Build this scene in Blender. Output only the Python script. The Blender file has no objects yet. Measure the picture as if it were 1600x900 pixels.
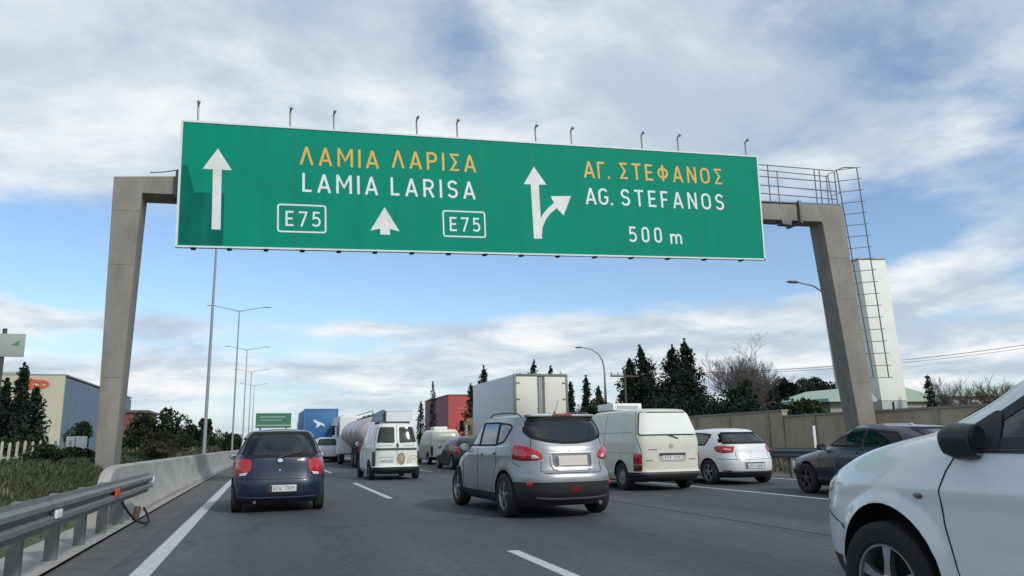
import bpy, bmesh, math, random
import numpy as np
from mathutils import Vector, Matrix
from mathutils.geometry import tessellate_polygon

# ------------------------------------------------------------ camera, sky, sun, exposure
scene = bpy.context.scene
COL = scene.collection
rad = math.radians

def cam_matrix(yaw, pitch, roll, loc):
    cy, sy, cp, sp = math.cos(yaw), math.sin(yaw), math.cos(pitch), math.sin(pitch)
    f = Vector((sy*cp, cy*cp, sp)); r = Vector((cy, -sy, 0)); u = r.cross(f)
    c, s = math.cos(roll), math.sin(roll)
    r2 = c*r + s*u; u2 = -s*r + c*u
    m = Matrix((r2, u2, -f)).transposed().to_4x4()
    m.translation = loc
    return m

cd = bpy.data.cameras.new('camera'); cam = bpy.data.objects.new('camera', cd); COL.objects.link(cam)
cam.matrix_world = cam_matrix(rad(17.737), rad(11.368), rad(-1.0), Vector((0, 0, 1.2)))
cd.sensor_fit = 'HORIZONTAL'; cd.sensor_width = 36; cd.lens = 36*1190/1600
cd.clip_start = 0.05; cd.clip_end = 6000
scene.camera = cam

SUN_EL, SUN_AZ = 36, 153          # azimuth clockwise from the road direction (+Y)
sl = bpy.data.lights.new('sun', 'SUN'); so = bpy.data.objects.new('sun', sl); COL.objects.link(so)
sl.energy = 2.2; sl.angle = rad(6); sl.color = (1.0, 0.95, 0.86)
sd = Vector((math.sin(rad(SUN_AZ))*math.cos(rad(SUN_EL)), math.cos(rad(SUN_AZ))*math.cos(rad(SUN_EL)), math.sin(rad(SUN_EL))))
so.rotation_euler = sd.to_track_quat('Z', 'Y').to_euler()
so.location = (0, -20, 40)

scene.view_settings.view_transform = 'Standard'; scene.view_settings.look = 'None'
scene.view_settings.exposure = 0.0; scene.view_settings.gamma = 1.0

def dirv(az, el):
    return (math.sin(rad(az))*math.cos(rad(el)), math.cos(rad(az))*math.cos(rad(el)), math.sin(rad(el)))

def build_world():
    w = bpy.data.worlds.new('World'); scene.world = w; w.use_nodes = True
    nt = w.node_tree; N = nt.nodes; L = nt.links; N.clear()
    def node(t, **k):
        n = N.new(t)
        for a, b in k.items(): setattr(n, a, b)
        return n
    def math_(op, a, b=None, c=None, clamp=False):
        n = node('ShaderNodeMath', operation=op, use_clamp=clamp)
        for i, v in enumerate((a, b, c)):
            if v is None: continue
            if isinstance(v, (int, float)): n.inputs[i].default_value = v
            else: L.new(v, n.inputs[i])
        return n.outputs[0]
    out = node('ShaderNodeOutputWorld')
    sky = node('ShaderNodeTexSky', sky_type='NISHITA', sun_disc=False, sun_elevation=rad(SUN_EL), sun_rotation=rad(SUN_AZ),
               air_density=1.0, dust_density=0.6, ozone_density=1.6)
    bg1 = node('ShaderNodeBackground'); bg1.inputs[1].default_value = 0.15
    tc = node('ShaderNodeTexCoord')
    sep = node('ShaderNodeSeparateXYZ'); L.new(tc.outputs['Generated'], sep.inputs[0])
    z = math_('MAXIMUM', sep.outputs[2], 0.0)
    # cloud sheet: project the direction onto a flat layer overhead
    den = math_('ADD', z, 0.14)
    px = math_('DIVIDE', sep.outputs[0], den); py = math_('DIVIDE', sep.outputs[1], den)
    cmb = node('ShaderNodeCombineXYZ'); L.new(px, cmb.inputs[0]); L.new(py, cmb.inputs[1])
    def noise(scale, detail, rough, off, dist=0.0):
        mp = node('ShaderNodeMapping'); mp.inputs['Location'].default_value = off
        L.new(cmb.outputs[0], mp.inputs[0])
        n = node('ShaderNodeTexNoise'); n.inputs['Scale'].default_value = scale
        n.inputs['Detail'].default_value = detail; n.inputs['Roughness'].default_value = rough
        n.inputs['Distortion'].default_value = dist
        L.new(mp.outputs[0], n.inputs['Vector']); return n.outputs[0]
    n1 = noise(0.75, 9, 0.56, (3.1, 7.4, 1.0), 0.25)
    n2 = noise(2.2, 8, 0.6, (9.7, 1.3, 4.0), 0.2)
    cov = math_('ADD', math_('MULTIPLY', n1, 0.7), math_('MULTIPLY', n2, 0.3))
    # openings and banks of this particular sky, each a direction (azimuth, elevation) and a width
    blobs = CLOUD_BLOBS
    bias = None
    for az, el, wd, ht, amt in blobs:
        # elliptical blob in (azimuth, elevation)
        d = node('ShaderNodeMath', operation='ARCTAN2'); L.new(sep.outputs[0], d.inputs[0]); L.new(sep.outputs[1], d.inputs[1])
        a = math_('DIVIDE', math_('SUBTRACT', d.outputs[0], rad(az)), rad(wd))
        e = math_('DIVIDE', math_('SUBTRACT', math_('ARCSINE', sep.outputs[2]), rad(el)), rad(ht))
        q = math_('ADD', math_('MULTIPLY', a, a), math_('MULTIPLY', e, e))
        g = math_('MULTIPLY', math_('EXPONENT', math_('MULTIPLY', q, -1.0)), amt)
        bias = g if bias is None else math_('ADD', bias, g)
    covb = math_('ADD', cov, bias)
    mr = node('ShaderNodeMapRange', interpolation_type='SMOOTHSTEP'); mr.inputs[1].default_value = 0.40; mr.inputs[2].default_value = 0.58
    L.new(covb, mr.inputs[0])
    # thickness gives the cloud its grey base and bright edge
    mr2 = node('ShaderNodeMapRange', interpolation_type='SMOOTHSTEP'); mr2.inputs[1].default_value = 0.36; mr2.inputs[2].default_value = 0.66
    n3 = noise(1.5, 8, 0.6, (20.0, 3.0, 2.0), 0.3)
    L.new(n3, mr2.inputs[0])
    cr = node('ShaderNodeValToRGB'); L.new(mr2.outputs[0], cr.inputs[0])
    cr.color_ramp.elements[0].position = 0.0; cr.color_ramp.elements[0].color = (0.51, 0.61, 0.72, 1)
    cr.color_ramp.elements[1].position = 1.0; cr.color_ramp.elements[1].color = (0.95, 0.965, 0.975, 1)
    e = cr.color_ramp.elements.new(0.5); e.color = (0.70, 0.78, 0.85, 1)
    bg2 = node('ShaderNodeBackground'); L.new(cr.outputs[0], bg2.inputs[0]); bg2.inputs[1].default_value = 1.0
    # pale air towards the horizon
    tint = node('ShaderNodeMix', data_type='RGBA', blend_type='MULTIPLY'); tint.inputs[0].default_value = 1.0
    L.new(sky.outputs[0], tint.inputs[6]); tint.inputs[7].default_value = (0.92, 1.0, 1.08, 1)
    L.new(tint.outputs[2], bg1.inputs[0])
    hz = node('ShaderNodeMapRange'); hz.inputs[1].default_value = 0.0; hz.inputs[2].default_value = 0.16; hz.inputs[3].default_value = 0.75; hz.inputs[4].default_value = 0.06
    L.new(z, hz.inputs[0]); bg3 = node('ShaderNodeBackground'); bg3.inputs[0].default_value = (0.52, 0.63, 0.74, 1); bg3.inputs[1].default_value = 1.0
    mixh = node('ShaderNodeMixShader'); L.new(hz.outputs[0], mixh.inputs[0]); L.new(bg1.outputs[0], mixh.inputs[1]); L.new(bg3.outputs[0], mixh.inputs[2]); bg1 = mixh
    mix = node('ShaderNodeMixShader'); L.new(mr.outputs[0], mix.inputs[0]); L.new(bg1.outputs[0], mix.inputs[1]); L.new(bg2.outputs[0], mix.inputs[2])
    L.new(mix.outputs[0], out.inputs[0])
CLOUD_BLOBS = [
    # az, el, width, height, amount (negative opens blue)
    (14.5, 29, 4.5, 4.0, -0.12), (17.5, 24.5, 4.5, 2.2, -0.09), (22, 33, 3, 3, -0.10),
    (5, 12.5, 26, 2.6, -0.20), (22, 12.0, 18, 3.4, -0.17), (42, 13.5, 8, 3.0, -0.22), (-12, 13.0, 9, 3.5, -0.10),
    (0, 8.3, 40, 0.9, 0.13), (8, 5.2, 30, 1.3, 0.16), (33, 6.0, 14, 2.6, 0.22), (-14, 5.8, 5, 1.2, -0.18),
    (10, 1.0, 60, 2.4, -0.05),
    (0, 24, 16, 6, 0.08), (30, 26, 14, 8, 0.09), (-14, 20, 10, 4, 0.06), (48, 24, 6, 3, -0.03), (-16, 36, 7, 5, -0.06), (45,10,6,1.6,0.18)]
build_world()

# ------------------------------------------------------------ materials
MATS = {}
def P(name, col, rough=0.6, metal=0.0, coat=0.0, noise=0.0, nscale=4.0, bump=0.0, bscale=60.0, spec=0.5, alpha=None, dirt=None, trans=0.0, coords='Object', stretch=None):
    if name in MATS: return MATS[name]
    m = bpy.data.materials.new(name); m.use_nodes = True
    nt = m.node_tree; b = nt.nodes['Principled BSDF']; L = nt.links
    b.inputs['Base Color'].default_value = (*col, 1); b.inputs['Roughness'].default_value = rough
    b.inputs['Metallic'].default_value = metal; b.inputs['Coat Weight'].default_value = coat
    b.inputs['Coat Roughness'].default_value = 0.06
    b.inputs['Specular IOR Level'].default_value = spec
    b.inputs['Transmission Weight'].default_value = trans
    tc = nt.nodes.new('ShaderNodeTexCoord')
    src = tc.outputs[coords]
    if stretch:
        mp = nt.nodes.new('ShaderNodeMapping'); mp.inputs['Scale'].default_value = stretch
        L.new(src, mp.inputs[0]); src = mp.outputs[0]
    cur = None
    if noise:
        n = nt.nodes.new('ShaderNodeTexNoise'); n.inputs['Scale'].default_value = nscale; n.inputs['Detail'].default_value = 7
        n.inputs['Roughness'].default_value = 0.65
        L.new(src, n.inputs['Vector'])
        r = nt.nodes.new('ShaderNodeMapRange'); r.inputs[1].default_value = 0.3; r.inputs[2].default_value = 0.7
        r.inputs[3].default_value = 1-noise; r.inputs[4].default_value = 1+noise; L.new(n.outputs[0], r.inputs[0])
        mx = nt.nodes.new('ShaderNodeMix'); mx.data_type = 'RGBA'; mx.blend_type = 'MULTIPLY'; mx.inputs[0].default_value = 1
        mx.inputs[6].default_value = (*col, 1)
        cb = nt.nodes.new('ShaderNodeCombineColor')
        for i in range(3): L.new(r.outputs[0], cb.inputs[i])
        L.new(cb.outputs[0], mx.inputs[7]); cur = mx.outputs[2]
        L.new(cur, b.inputs['Base Color'])
    if dirt:
        dcol, amt, dsc = dirt
        n = nt.nodes.new('ShaderNodeTexNoise'); n.inputs['Scale'].default_value = dsc; n.inputs['Detail'].default_value = 9; n.inputs['Roughness'].default_value = 0.7
        L.new(src, n.inputs['Vector'])
        r = nt.nodes.new('ShaderNodeMapRange'); r.inputs[1].default_value = 0.5; r.inputs[2].default_value = 0.75; r.inputs[4].default_value = amt
        L.new(n.outputs[0], r.inputs[0])
        mx = nt.nodes.new('ShaderNodeMix'); mx.data_type = 'RGBA'; L.new(r.outputs[0], mx.inputs[0])
        if cur: L.new(cur, mx.inputs[6])
        else: mx.inputs[6].default_value = (*col, 1)
        mx.inputs[7].default_value = (*dcol, 1); L.new(mx.outputs[2], b.inputs['Base Color'])
    if bump:
        n = nt.nodes.new('ShaderNodeTexNoise'); n.inputs['Scale'].default_value = bscale; n.inputs['Detail'].default_value = 6
        L.new(tc.outputs[coords], n.inputs['Vector'])
        bp = nt.nodes.new('ShaderNodeBump'); bp.inputs['Strength'].default_value = bump; bp.inputs['Distance'].default_value = 0.02
        L.new(n.outputs[0], bp.inputs['Height']); L.new(bp.outputs[0], b.inputs['Normal'])
    MATS[name] = m
    return m

GLASS = P('tinted_glass', (0.012, 0.016, 0.018), 0.10, 0, 0, spec=0.5)
GLASS2 = P('green_tinted_glass', (0.03, 0.042, 0.040), 0.14, 0, 0, spec=0.45, noise=0.5, nscale=9)
def thin_glass(name, tint, rough=0.03, gl=1.3):
    m = bpy.data.materials.new(name); m.use_nodes = True; nt = m.node_tree; N = nt.nodes; L = nt.links; N.clear()
    o = N.new('ShaderNodeOutputMaterial'); t = N.new('ShaderNodeBsdfTransparent'); t.inputs[0].default_value = (*tint, 1)
    g = N.new('ShaderNodeBsdfGlossy'); g.inputs['Roughness'].default_value = rough; g.inputs[0].default_value = (.95, .97, 1, 1)
    f = N.new('ShaderNodeFresnel'); f.inputs[0].default_value = 1.55; mx = N.new('ShaderNodeMixShader')
    a = N.new('ShaderNodeMath'); a.operation = 'MULTIPLY_ADD'; L.new(f.outputs[0], a.inputs[0]); a.inputs[1].default_value = gl; a.inputs[2].default_value = .02
    L.new(a.outputs[0], mx.inputs[0]); L.new(t.outputs[0], mx.inputs[1]); L.new(g.outputs[0], mx.inputs[2]); L.new(mx.outputs[0], o.inputs[0]); MATS[name] = m; return m
CLEARG = thin_glass('window_glass', (.50, .56, .54)); DARKG = thin_glass('side_glass_dull', (.35, .40, .42), gl=.45); PRIVG = thin_glass('privacy_glass', (.13, .14, .15)); SEATM = P('seat_fabric', (.06, .062, .066), .9); TRIMM = P('cabin_trim', (.05, .05, .052), .8)
RUBBER = P('tyre_rubber', (0.018, 0.018, 0.019), 0.85, noise=0.25, nscale=20)
PLASTIC = P('black_plastic', (0.018, 0.019, 0.021), 0.55, noise=0.25, nscale=14)
DKGAP = P('dark_gap', (0.01, 0.01, 0.01), 0.9)
ALLOY = P('alloy', (0.42, 0.43, 0.45), 0.35, 0.85)
CHROME = P('chrome', (0.65, 0.66, 0.68), 0.18, 1.0)
REDL = P('red_lens', (0.42, 0.012, 0.02), 0.18, 0, 0.6, noise=0.45, nscale=22)
REDDK = P('dark_red_lens', (0.12, 0.01, 0.012), 0.25, 0, 0.4)
CLEARL = P('clear_lens', (0.62, 0.60, 0.60), 0.15, 0.2, 0.5)
AMBER = P('amber_lens', (0.5, 0.13, 0.02), 0.2, 0, 0.4)
PLATE = P('plate_white', (0.62, 0.63, 0.62), 0.5, noise=0.1, nscale=30)
PLATEC = P('plate_cream', (0.55, 0.50, 0.44), 0.5, noise=0.08, nscale=12)
PLBLUE = P('plate_blue', (0.02, 0.04, 0.16), 0.5)
INK = P('plate_ink', (0.16, 0.17, 0.18), 0.6)
STEEL = P('galvanised_steel', (0.30, 0.32, 0.33), 0.45, 0.6, noise=0.2, nscale=6, dirt=((0.16, 0.14, 0.12), 0.5, 5))
STEELD = P('dull_steel', (0.14, 0.145, 0.15), 0.6, 0.4, noise=0.2, nscale=5)
POLE = P('pole_metal', (0.30, 0.32, 0.34), 0.6, 0.2)

# ------------------------------------------------------------ mesh helpers
class MB:
    def __init__(s): s.v = []; s.f = []; s.m = []
    def add(s, vs, fs, mi=0):
        o = len(s.v); s.v += [tuple(v) for v in vs]; s.f += [tuple(o+i for i in f) for f in fs]; s.m += [mi]*len(fs); return s
    def box(s, c, d, mi=0, rot=None):
        x, y, z = (q/2 for q in d); vs = [Vector((a*x, b*y, e*z)) for a in (-1, 1) for b in (-1, 1) for e in (-1, 1)]
        if rot: vs = [rot @ v for v in vs]
        vs = [v+Vector(c) for v in vs]
        return s.add(vs, [(0, 1, 3, 2), (4, 6, 7, 5), (0, 4, 5, 1), (2, 3, 7, 6), (0, 2, 6, 4), (1, 5, 7, 3)], mi)
    def bb(s, x0, x1, y0, y1, z0, z1, mi=0):
        return s.box(((x0+x1)/2, (y0+y1)/2, (z0+z1)/2), (abs(x1-x0), abs(y1-y0), abs(z1-z0)), mi)
    def tube(s, path, r, n=8, mi=0, cap=True):
        path = [Vector(p) for p in path]; rr = r if isinstance(r, (list, tuple)) else [r]*len(path)
        vs = []; ref = None
        for i, p in enumerate(path):
            t = (path[min(i+1, len(path)-1)]-path[max(i-1, 0)])
            t = t.normalized() if t.length > 1e-9 else Vector((0, 0, 1))
            if ref is None: ref = Vector((1, 0, 0)) if abs(t.x) < 0.9 else Vector((0, 1, 0))
            a = (ref - t*ref.dot(t)).normalized(); b = t.cross(a); ref = a
            for k in range(n):
                q = 2*math.pi*k/n; vs.append(p + (a*math.cos(q)+b*math.sin(q))*rr[i])
        fs = []
        for i in range(len(path)-1):
            for k in range(n):
                fs.append((i*n+k, i*n+(k+1) % n, (i+1)*n+(k+1) % n, (i+1)*n+k))
        if cap:
            fs.append(tuple(reversed(range(n)))); fs.append(tuple((len(path)-1)*n+k for k in range(n)))
        return s.add(vs, fs, mi)
    def prism(s, poly, fn0, fn1, mi=0):
        """poly: 2D points; fn0/fn1 map them to the two 3D faces"""
        n = len(poly); vs = [fn0(*p) for p in poly]+[fn1(*p) for p in poly]
        tri = tessellate_polygon([[Vector((p[0], p[1], 0)) for p in poly]])
        fs = [tuple(t) for t in tri]+[tuple(i+n for i in reversed(t)) for t in tri]
        fs += [(i, (i+1) % n, (i+1) % n+n, i+n) for i in range(n)]
        return s.add(vs, fs, mi)
    def lathe(s, prof, n=28, axis='x', c=(0, 0, 0), mi=0):
        """prof: (axial, radius) pairs"""
        vs = []
        for a, r in prof:
            for k in range(n):
                q = 2*math.pi*k/n; u, w = r*math.cos(q), r*math.sin(q)
                p = {'x': (a, u, w), 'y': (u, a, w), 'z': (u, w, a)}[axis]
                vs.append((p[0]+c[0], p[1]+c[1], p[2]+c[2]))
        fs = [(i*n+k, i*n+(k+1) % n, (i+1)*n+(k+1) % n, (i+1)*n+k) for i in range(len(prof)-1) for k in range(n)]
        if prof[0][1] > 1e-4: fs.append(tuple(range(n)))
        if prof[-1][1] > 1e-4: fs.append(tuple((len(prof)-1)*n+k for k in range(n)))
        return s.add(vs, fs, mi)
    def build(s, name, mat, parent=None, smooth=False, bevel=0, fixn=True, angle=35, seg=2):
        me = bpy.data.meshes.new(name)
        me.from_pydata([tuple(v) for v in s.v], [], s.f)
        for m in (mat if isinstance(mat, (list, tuple)) else [mat]): me.materials.append(m)
        me.polygons.foreach_set('material_index', s.m)
        if fixn or bevel:
            bm = bmesh.new(); bm.from_mesh(me)
            if fixn: bmesh.ops.recalc_face_normals(bm, faces=bm.faces)
            if bevel:
                ed = [e for e in bm.edges if len(e.link_faces) == 2 and e.calc_face_angle(0) > rad(25)]
                bmesh.ops.bevel(bm, geom=ed, offset=bevel, segments=seg, affect='EDGES', profile=0.6, clamp_overlap=True)
            bm.to_mesh(me); bm.free()
        if smooth or bevel:
            me.polygons.foreach_set('use_smooth', [True]*len(me.polygons)); me.set_sharp_from_angle(angle=rad(angle))
        o = bpy.data.objects.new(name, me); COL.objects.link(o)
        if parent: o.parent = parent
        return o

def tag(o, label=None, cat=None, group=None, kind=None):
    if label: o['label'] = label
    if cat: o['category'] = cat
    if group: o['group'] = group
    if kind: o['kind'] = kind
    return o
def thing(name, label, cat, loc=(0, 0, 0), rz=0, group=None):
    o = bpy.data.objects.new(name, None); COL.objects.link(o); o.location = loc; o.rotation_euler = (0, 0, rz)
    o.empty_display_size = 0.2
    return tag(o, label, cat, group)
def copy_tree(o, parent=None):
    c = o.copy(); COL.objects.link(c)
    if parent: c.parent = parent
    for ch in list(o.children): copy_tree(ch, c)
    return c

def pchip(xs, ys):
    xs = np.array(xs, float); ys = np.array(ys, float); h = np.diff(xs); d = np.diff(ys)/h
    m = np.zeros(len(xs))
    for i in range(1, len(xs)-1):
        if d[i-1]*d[i] > 0:
            w1, w2 = 2*h[i]+h[i-1], h[i]+2*h[i-1]; m[i] = (w1+w2)/(w1/d[i-1]+w2/d[i])
    m[0], m[-1] = d[0], d[-1]
    def f(x):
        x = min(max(x, xs[0]), xs[-1]); i = min(max(int(np.searchsorted(xs, x))-1, 0), len(h)-1)
        t = (x-xs[i])/h[i]
        return float((2*t**3-3*t*t+1)*ys[i]+(t**3-2*t*t+t)*h[i]*m[i]+(-2*t**3+3*t*t)*ys[i+1]+(t**3-t*t)*h[i]*m[i+1])
    return f

def rounded(poly, r, n=4):
    """2D polygon with rounded corners"""
    out = []; k = len(poly)
    rs = r if isinstance(r, (list, tuple)) else [r]*k
    for i in range(k):
        p = Vector(poly[i]); a = Vector(poly[i-1])-p; b = Vector(poly[(i+1) % k])-p
        q = min(rs[i], a.length*0.48, b.length*0.48)
        if q < 1e-4: out.append(tuple(p)); continue
        p0 = p+a.normalized()*q; p1 = p+b.normalized()*q
        for j in range(n+1):
            t = j/n; out.append(tuple(p0*(1-t)**2+p*2*t*(1-t)+p1*t*t))
    return out
def densify(poly, step):
    out = []; k = len(poly)
    for i in range(k):
        a, b = Vector(poly[i]), Vector(poly[(i+1) % k]); n = max(1, int(math.ceil((b-a).length/step)))
        for j in range(n): out.append(tuple(a+(b-a)*j/n))
    return out

# ------------------------------------------------------------ vehicle bodies
class Body:
    """closed shell stacked from plan outlines; yr / yf / w are (z, value) lists"""
    def __init__(s, yr, yf, w, nr, nf, yc=0.0, crown=0.04, warp=None, Q=30, K=64):
        s.fr = pchip(*zip(*yr)); s.ff = pchip(*zip(*yf)); s.fw = pchip(*zip(*w))
        s.nr = pchip(*zip(*nr)) if isinstance(nr, list) else (lambda z: nr)
        s.nf = pchip(*zip(*nf)) if isinstance(nf, list) else (lambda z: nf)
        s.yc = yc; s.crown = crown; s.Q = Q; s.K = K; s.warp = warp or (lambda p: p)
        s.z0 = max(yr[0][0], yf[0][0], w[0][0]); s.z1 = min(yr[-1][0], yf[-1][0], w[-1][0]); s.cache = {}
    def quarter(s, W, Ln, n, Q):
        t = np.linspace(0, math.pi/2, 240)
        x = W*np.abs(np.cos(t))**(2/n); y = Ln*np.abs(np.sin(t))**(2/n)   # from side (W,0) to end (0,L)
        dx, dy = np.diff(x), np.diff(y); seg = np.hypot(dx, dy); ang = np.unwrap(np.arctan2(dy, dx))
        turn = np.concatenate([[0], np.abs(np.diff(ang))])
        m = np.concatenate([[0], np.cumsum(seg+turn*0.45*W)]); q = np.linspace(0, m[-1], Q+1)
        return np.interp(q, m, x), np.interp(q, m, y)
    def ring(s, z):
        W = s.fw(z); Q = s.Q
        xr, yr = s.quarter(W, s.yc-s.fr(z), s.nr(z), Q); xf, yf = s.quarter(W, s.ff(z)-s.yc, s.nf(z), Q)
        pts = []
        for i in range(Q): pts.append((xr[Q-i], s.yc-yr[Q-i]))              # rear centre -> right side
        for i in range(Q): pts.append((xf[i], s.yc+yf[i]))                   # right side -> front centre
        for i in range(Q): pts.append((-xf[Q-i], s.yc+yf[Q-i]))
        for i in range(Q): pts.append((-xr[i], s.yc-yr[i]))
        return [Vector((a, b, z)) for a, b in pts]
    def levels(s, must):
        zz = np.linspace(s.z0, s.z1, 500)
        v = np.array([[s.fr(z)*0.5, s.ff(z)*0.5, s.fw(z), z] for z in zz]); d = np.abs(np.diff(v, axis=0)).sum(1)
        c = np.concatenate([[0], np.cumsum(d)]); lv = list(np.interp(np.linspace(0, c[-1], s.K), c, zz))
        for m in must:
            i = int(np.argmin([abs(a-m) for a in lv])); lv[i] = m
        return sorted(lv)
    def mesh(s, must=()):
        M = 4*s.Q; vs = []; fs = []; lv = s.levels(must)
        for z in lv: vs += s.ring(z)
        n = len(lv)
        for i in range(n-1):
            for k in range(M): fs.append((i*M+k, i*M+(k+1) % M, (i+1)*M+(k+1) % M, (i+1)*M+k))
        top = s.ring(lv[-1]); yc = (top[0].y+top[2*s.Q].y)/2; prev = (n-1)*M
        for sc in (0.985, 0.95, 0.85, 0.65, 0.35):
            o = len(vs)
            for p in top: vs.append(Vector((p.x*sc, yc+(p.y-yc)*sc, p.z+s.crown*(1-sc*sc))))
            for k in range(M): fs.append((prev+k, prev+(k+1) % M, o+(k+1) % M, o+k))
            prev = o
        vs.append(Vector((0, yc, lv[-1]+s.crown))); c = len(vs)-1
        for k in range(M): fs.append((prev+k, prev+(k+1) % M, c))
        fs.append(tuple(reversed(range(M))))
        return [s.warp(v) for v in vs], fs
    def rear(s, a, z):                # a: arc length from rear centre, + to the right (x+)
        key = ('r', round(z, 4))
        if key not in s.cache:
            W = s.fw(z); x, y = s.quarter(W, s.yc-s.fr(z), s.nr(z), 120)
            x, y = x[::-1], s.yc-y[::-1]; d = np.concatenate([[0], np.cumsum(np.hypot(np.diff(x), np.diff(y)))]); s.cache[key] = (d, x, y)
        d, x, y = s.cache[key]; b = abs(a)
        return s.warp(Vector((math.copysign(np.interp(b, d, x), a), float(np.interp(b, d, y)), z)))
    def front(s, a, z):
        key = ('f', round(z, 4))
        if key not in s.cache:
            W = s.fw(z); x, y = s.quarter(W, s.ff(z)-s.yc, s.nf(z), 120)
            x, y = x[::-1], s.yc+y[::-1]; d = np.concatenate([[0], np.cumsum(np.hypot(np.diff(x), np.diff(y)))]); s.cache[key] = (d, x, y)
        d, x, y = s.cache[key]; b = abs(a)
        return s.warp(Vector((math.copysign(np.interp(b, d, x), a), float(np.interp(b, d, y)), z)))
    def side(s, sg):
        def f(y, z):
            if y < s.yc: Ln = s.yc-s.fr(z); n = s.nr(z)
            else: Ln = s.ff(z)-s.yc; n = s.nf(z)
            u = min(abs(y-s.yc)/Ln, 0.9999)
            return s.warp(Vector((sg*s.fw(z)*(1-u**n)**(1/n), y, z)))
        return f
    def fn(s, mode):
        return {'rear': s.rear, 'front': s.front, 'L': s.side(-1), 'R': s.side(1)}[mode]
    def normal(s, mode, a, b):
        f = s.fn(mode); e = 0.004; p = f(a, b)
        n = (f(a+e, b)-f(a-e, b)).cross(f(a, b+e)-f(a, b-e))
        if n.length < 1e-12: return Vector((0, -1, 0))
        n.normalize()
        ref = {'rear': Vector((p.x*0.3, -1, 0)), 'front': Vector((p.x*0.3, 1, 0)), 'L': Vector((-1, 0, 0.2)), 'R': Vector((1, 0, 0.2))}[mode]
        return n if n.dot(ref) > 0 else -n
    def patch(s, name, mat, mode, poly, off=0.004, bulge=0.0, rings=7, step=0.04, r=0.0, parent=None, sub=None, thick=0.012):
        if r: poly = rounded(poly, r)
        poly = densify(poly, step); n = len(poly)
        cx = sum(p[0] for p in poly)/n; cz = sum(p[1] for p in poly)/n
        f = s.fn(mode); vs = []; fs = []
        for k, t in enumerate([1.0, 1.0]+[1-j/rings for j in range(1, rings)]):
            for (a, b) in poly:
                u, w = cx+(a-cx)*t, cz+(b-cz)*t; p = f(u, w); nn = s.normal(mode, u, w)
                o = (-thick if k == 0 else off+bulge*(1-t*t)); vs.append(p+nn*o)
        R_ = rings+1
        for k in range(R_-1):
            for i in range(n): fs.append((k*n+i, k*n+(i+1) % n, (k+1)*n+(i+1) % n, (k+1)*n+i))
        p = f(cx, cz); vs.append(p+s.normal(mode, cx, cz)*(off+bulge)); c = len(vs)-1
        for i in range(n): fs.append(((R_-1)*n+i, (R_-1)*n+(i+1) % n, c))
        mb = MB(); mb.add(vs, fs); return mb.build(name, mat, parent, smooth=True, angle=50)
    def window(s, name, mode, poly, glass, parent, r=.03, seal=.032, off=.003, seal_mat=None):
        pn = s.patch(name, glass, mode, poly, off=off, r=r, parent=parent, thick=.001)
        q = densify(rounded(poly, r) if r else poly, .04); n = len(q); f = s.fn(mode)
        cx = sum(p[0] for p in q)/n; cz = sum(p[1] for p in q)/n
        ar = sum(q[i][0]*q[(i+1) % n][1]-q[(i+1) % n][0]*q[i][1] for i in range(n)); sg = 1 if ar > 0 else -1
        rings = [(.006, -.012), (.006, off+.004), (-seal, off+.004), (-seal, -.01)]; vs = []
        for d, o in rings:
            for i in range(n):
                a, b = Vector(q[i-1]), Vector(q[(i+1) % n]); t = (b-a).normalized(); nn = Vector((t.y, -t.x))*sg; p = Vector(q[i])+nn*d
                vs.append(f(p.x, p.y)+s.normal(mode, p.x, p.y)*o)
        fs = [(k*n+i, k*n+(i+1) % n, (k+1)*n+(i+1) % n, (k+1)*n+i) for k in range(3) for i in range(n)]
        mb = MB(); mb.add(vs, fs); mb.build('window_seal', seal_mat or DKGAP, pn, smooth=True, angle=40); return pn
    def ribbon(s, mb, mode, path, width=0.007, off=0.002, step=0.05, closed=False):
        pts = []
        for i in range(len(path)-(0 if closed else 1)):
            a, b = Vector(path[i]), Vector(path[(i+1) % len(path)]); n = max(1, int((b-a).length/step))
            for j in range(n): pts.append(a+(b-a)*j/n)
        if not closed: pts.append(Vector(path[-1]))
        f = s.fn(mode); P3 = [f(*p) for p in pts]; N3 = [s.normal(mode, *p) for p in pts]; vs = []; n = len(pts)
        for i in range(n):
            a = P3[(i+1) % n] if (closed or i < n-1) else P3[i]; b = P3[i-1] if (closed or i > 0) else P3[i]
            t = (a-b).normalized(); w = t.cross(N3[i]).normalized()*width/2
            vs += [P3[i]-w-N3[i]*0.004, P3[i]-w+N3[i]*off, P3[i]+w+N3[i]*off, P3[i]+w-N3[i]*0.004]
        fs = []
        for i in range(n if closed else n-1):
            j = (i+1) % n
            for k in range(3): fs.append((i*4+k, i*4+k+1, j*4+k+1, j*4+k))
        mb.add(vs, fs); return mb

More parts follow.
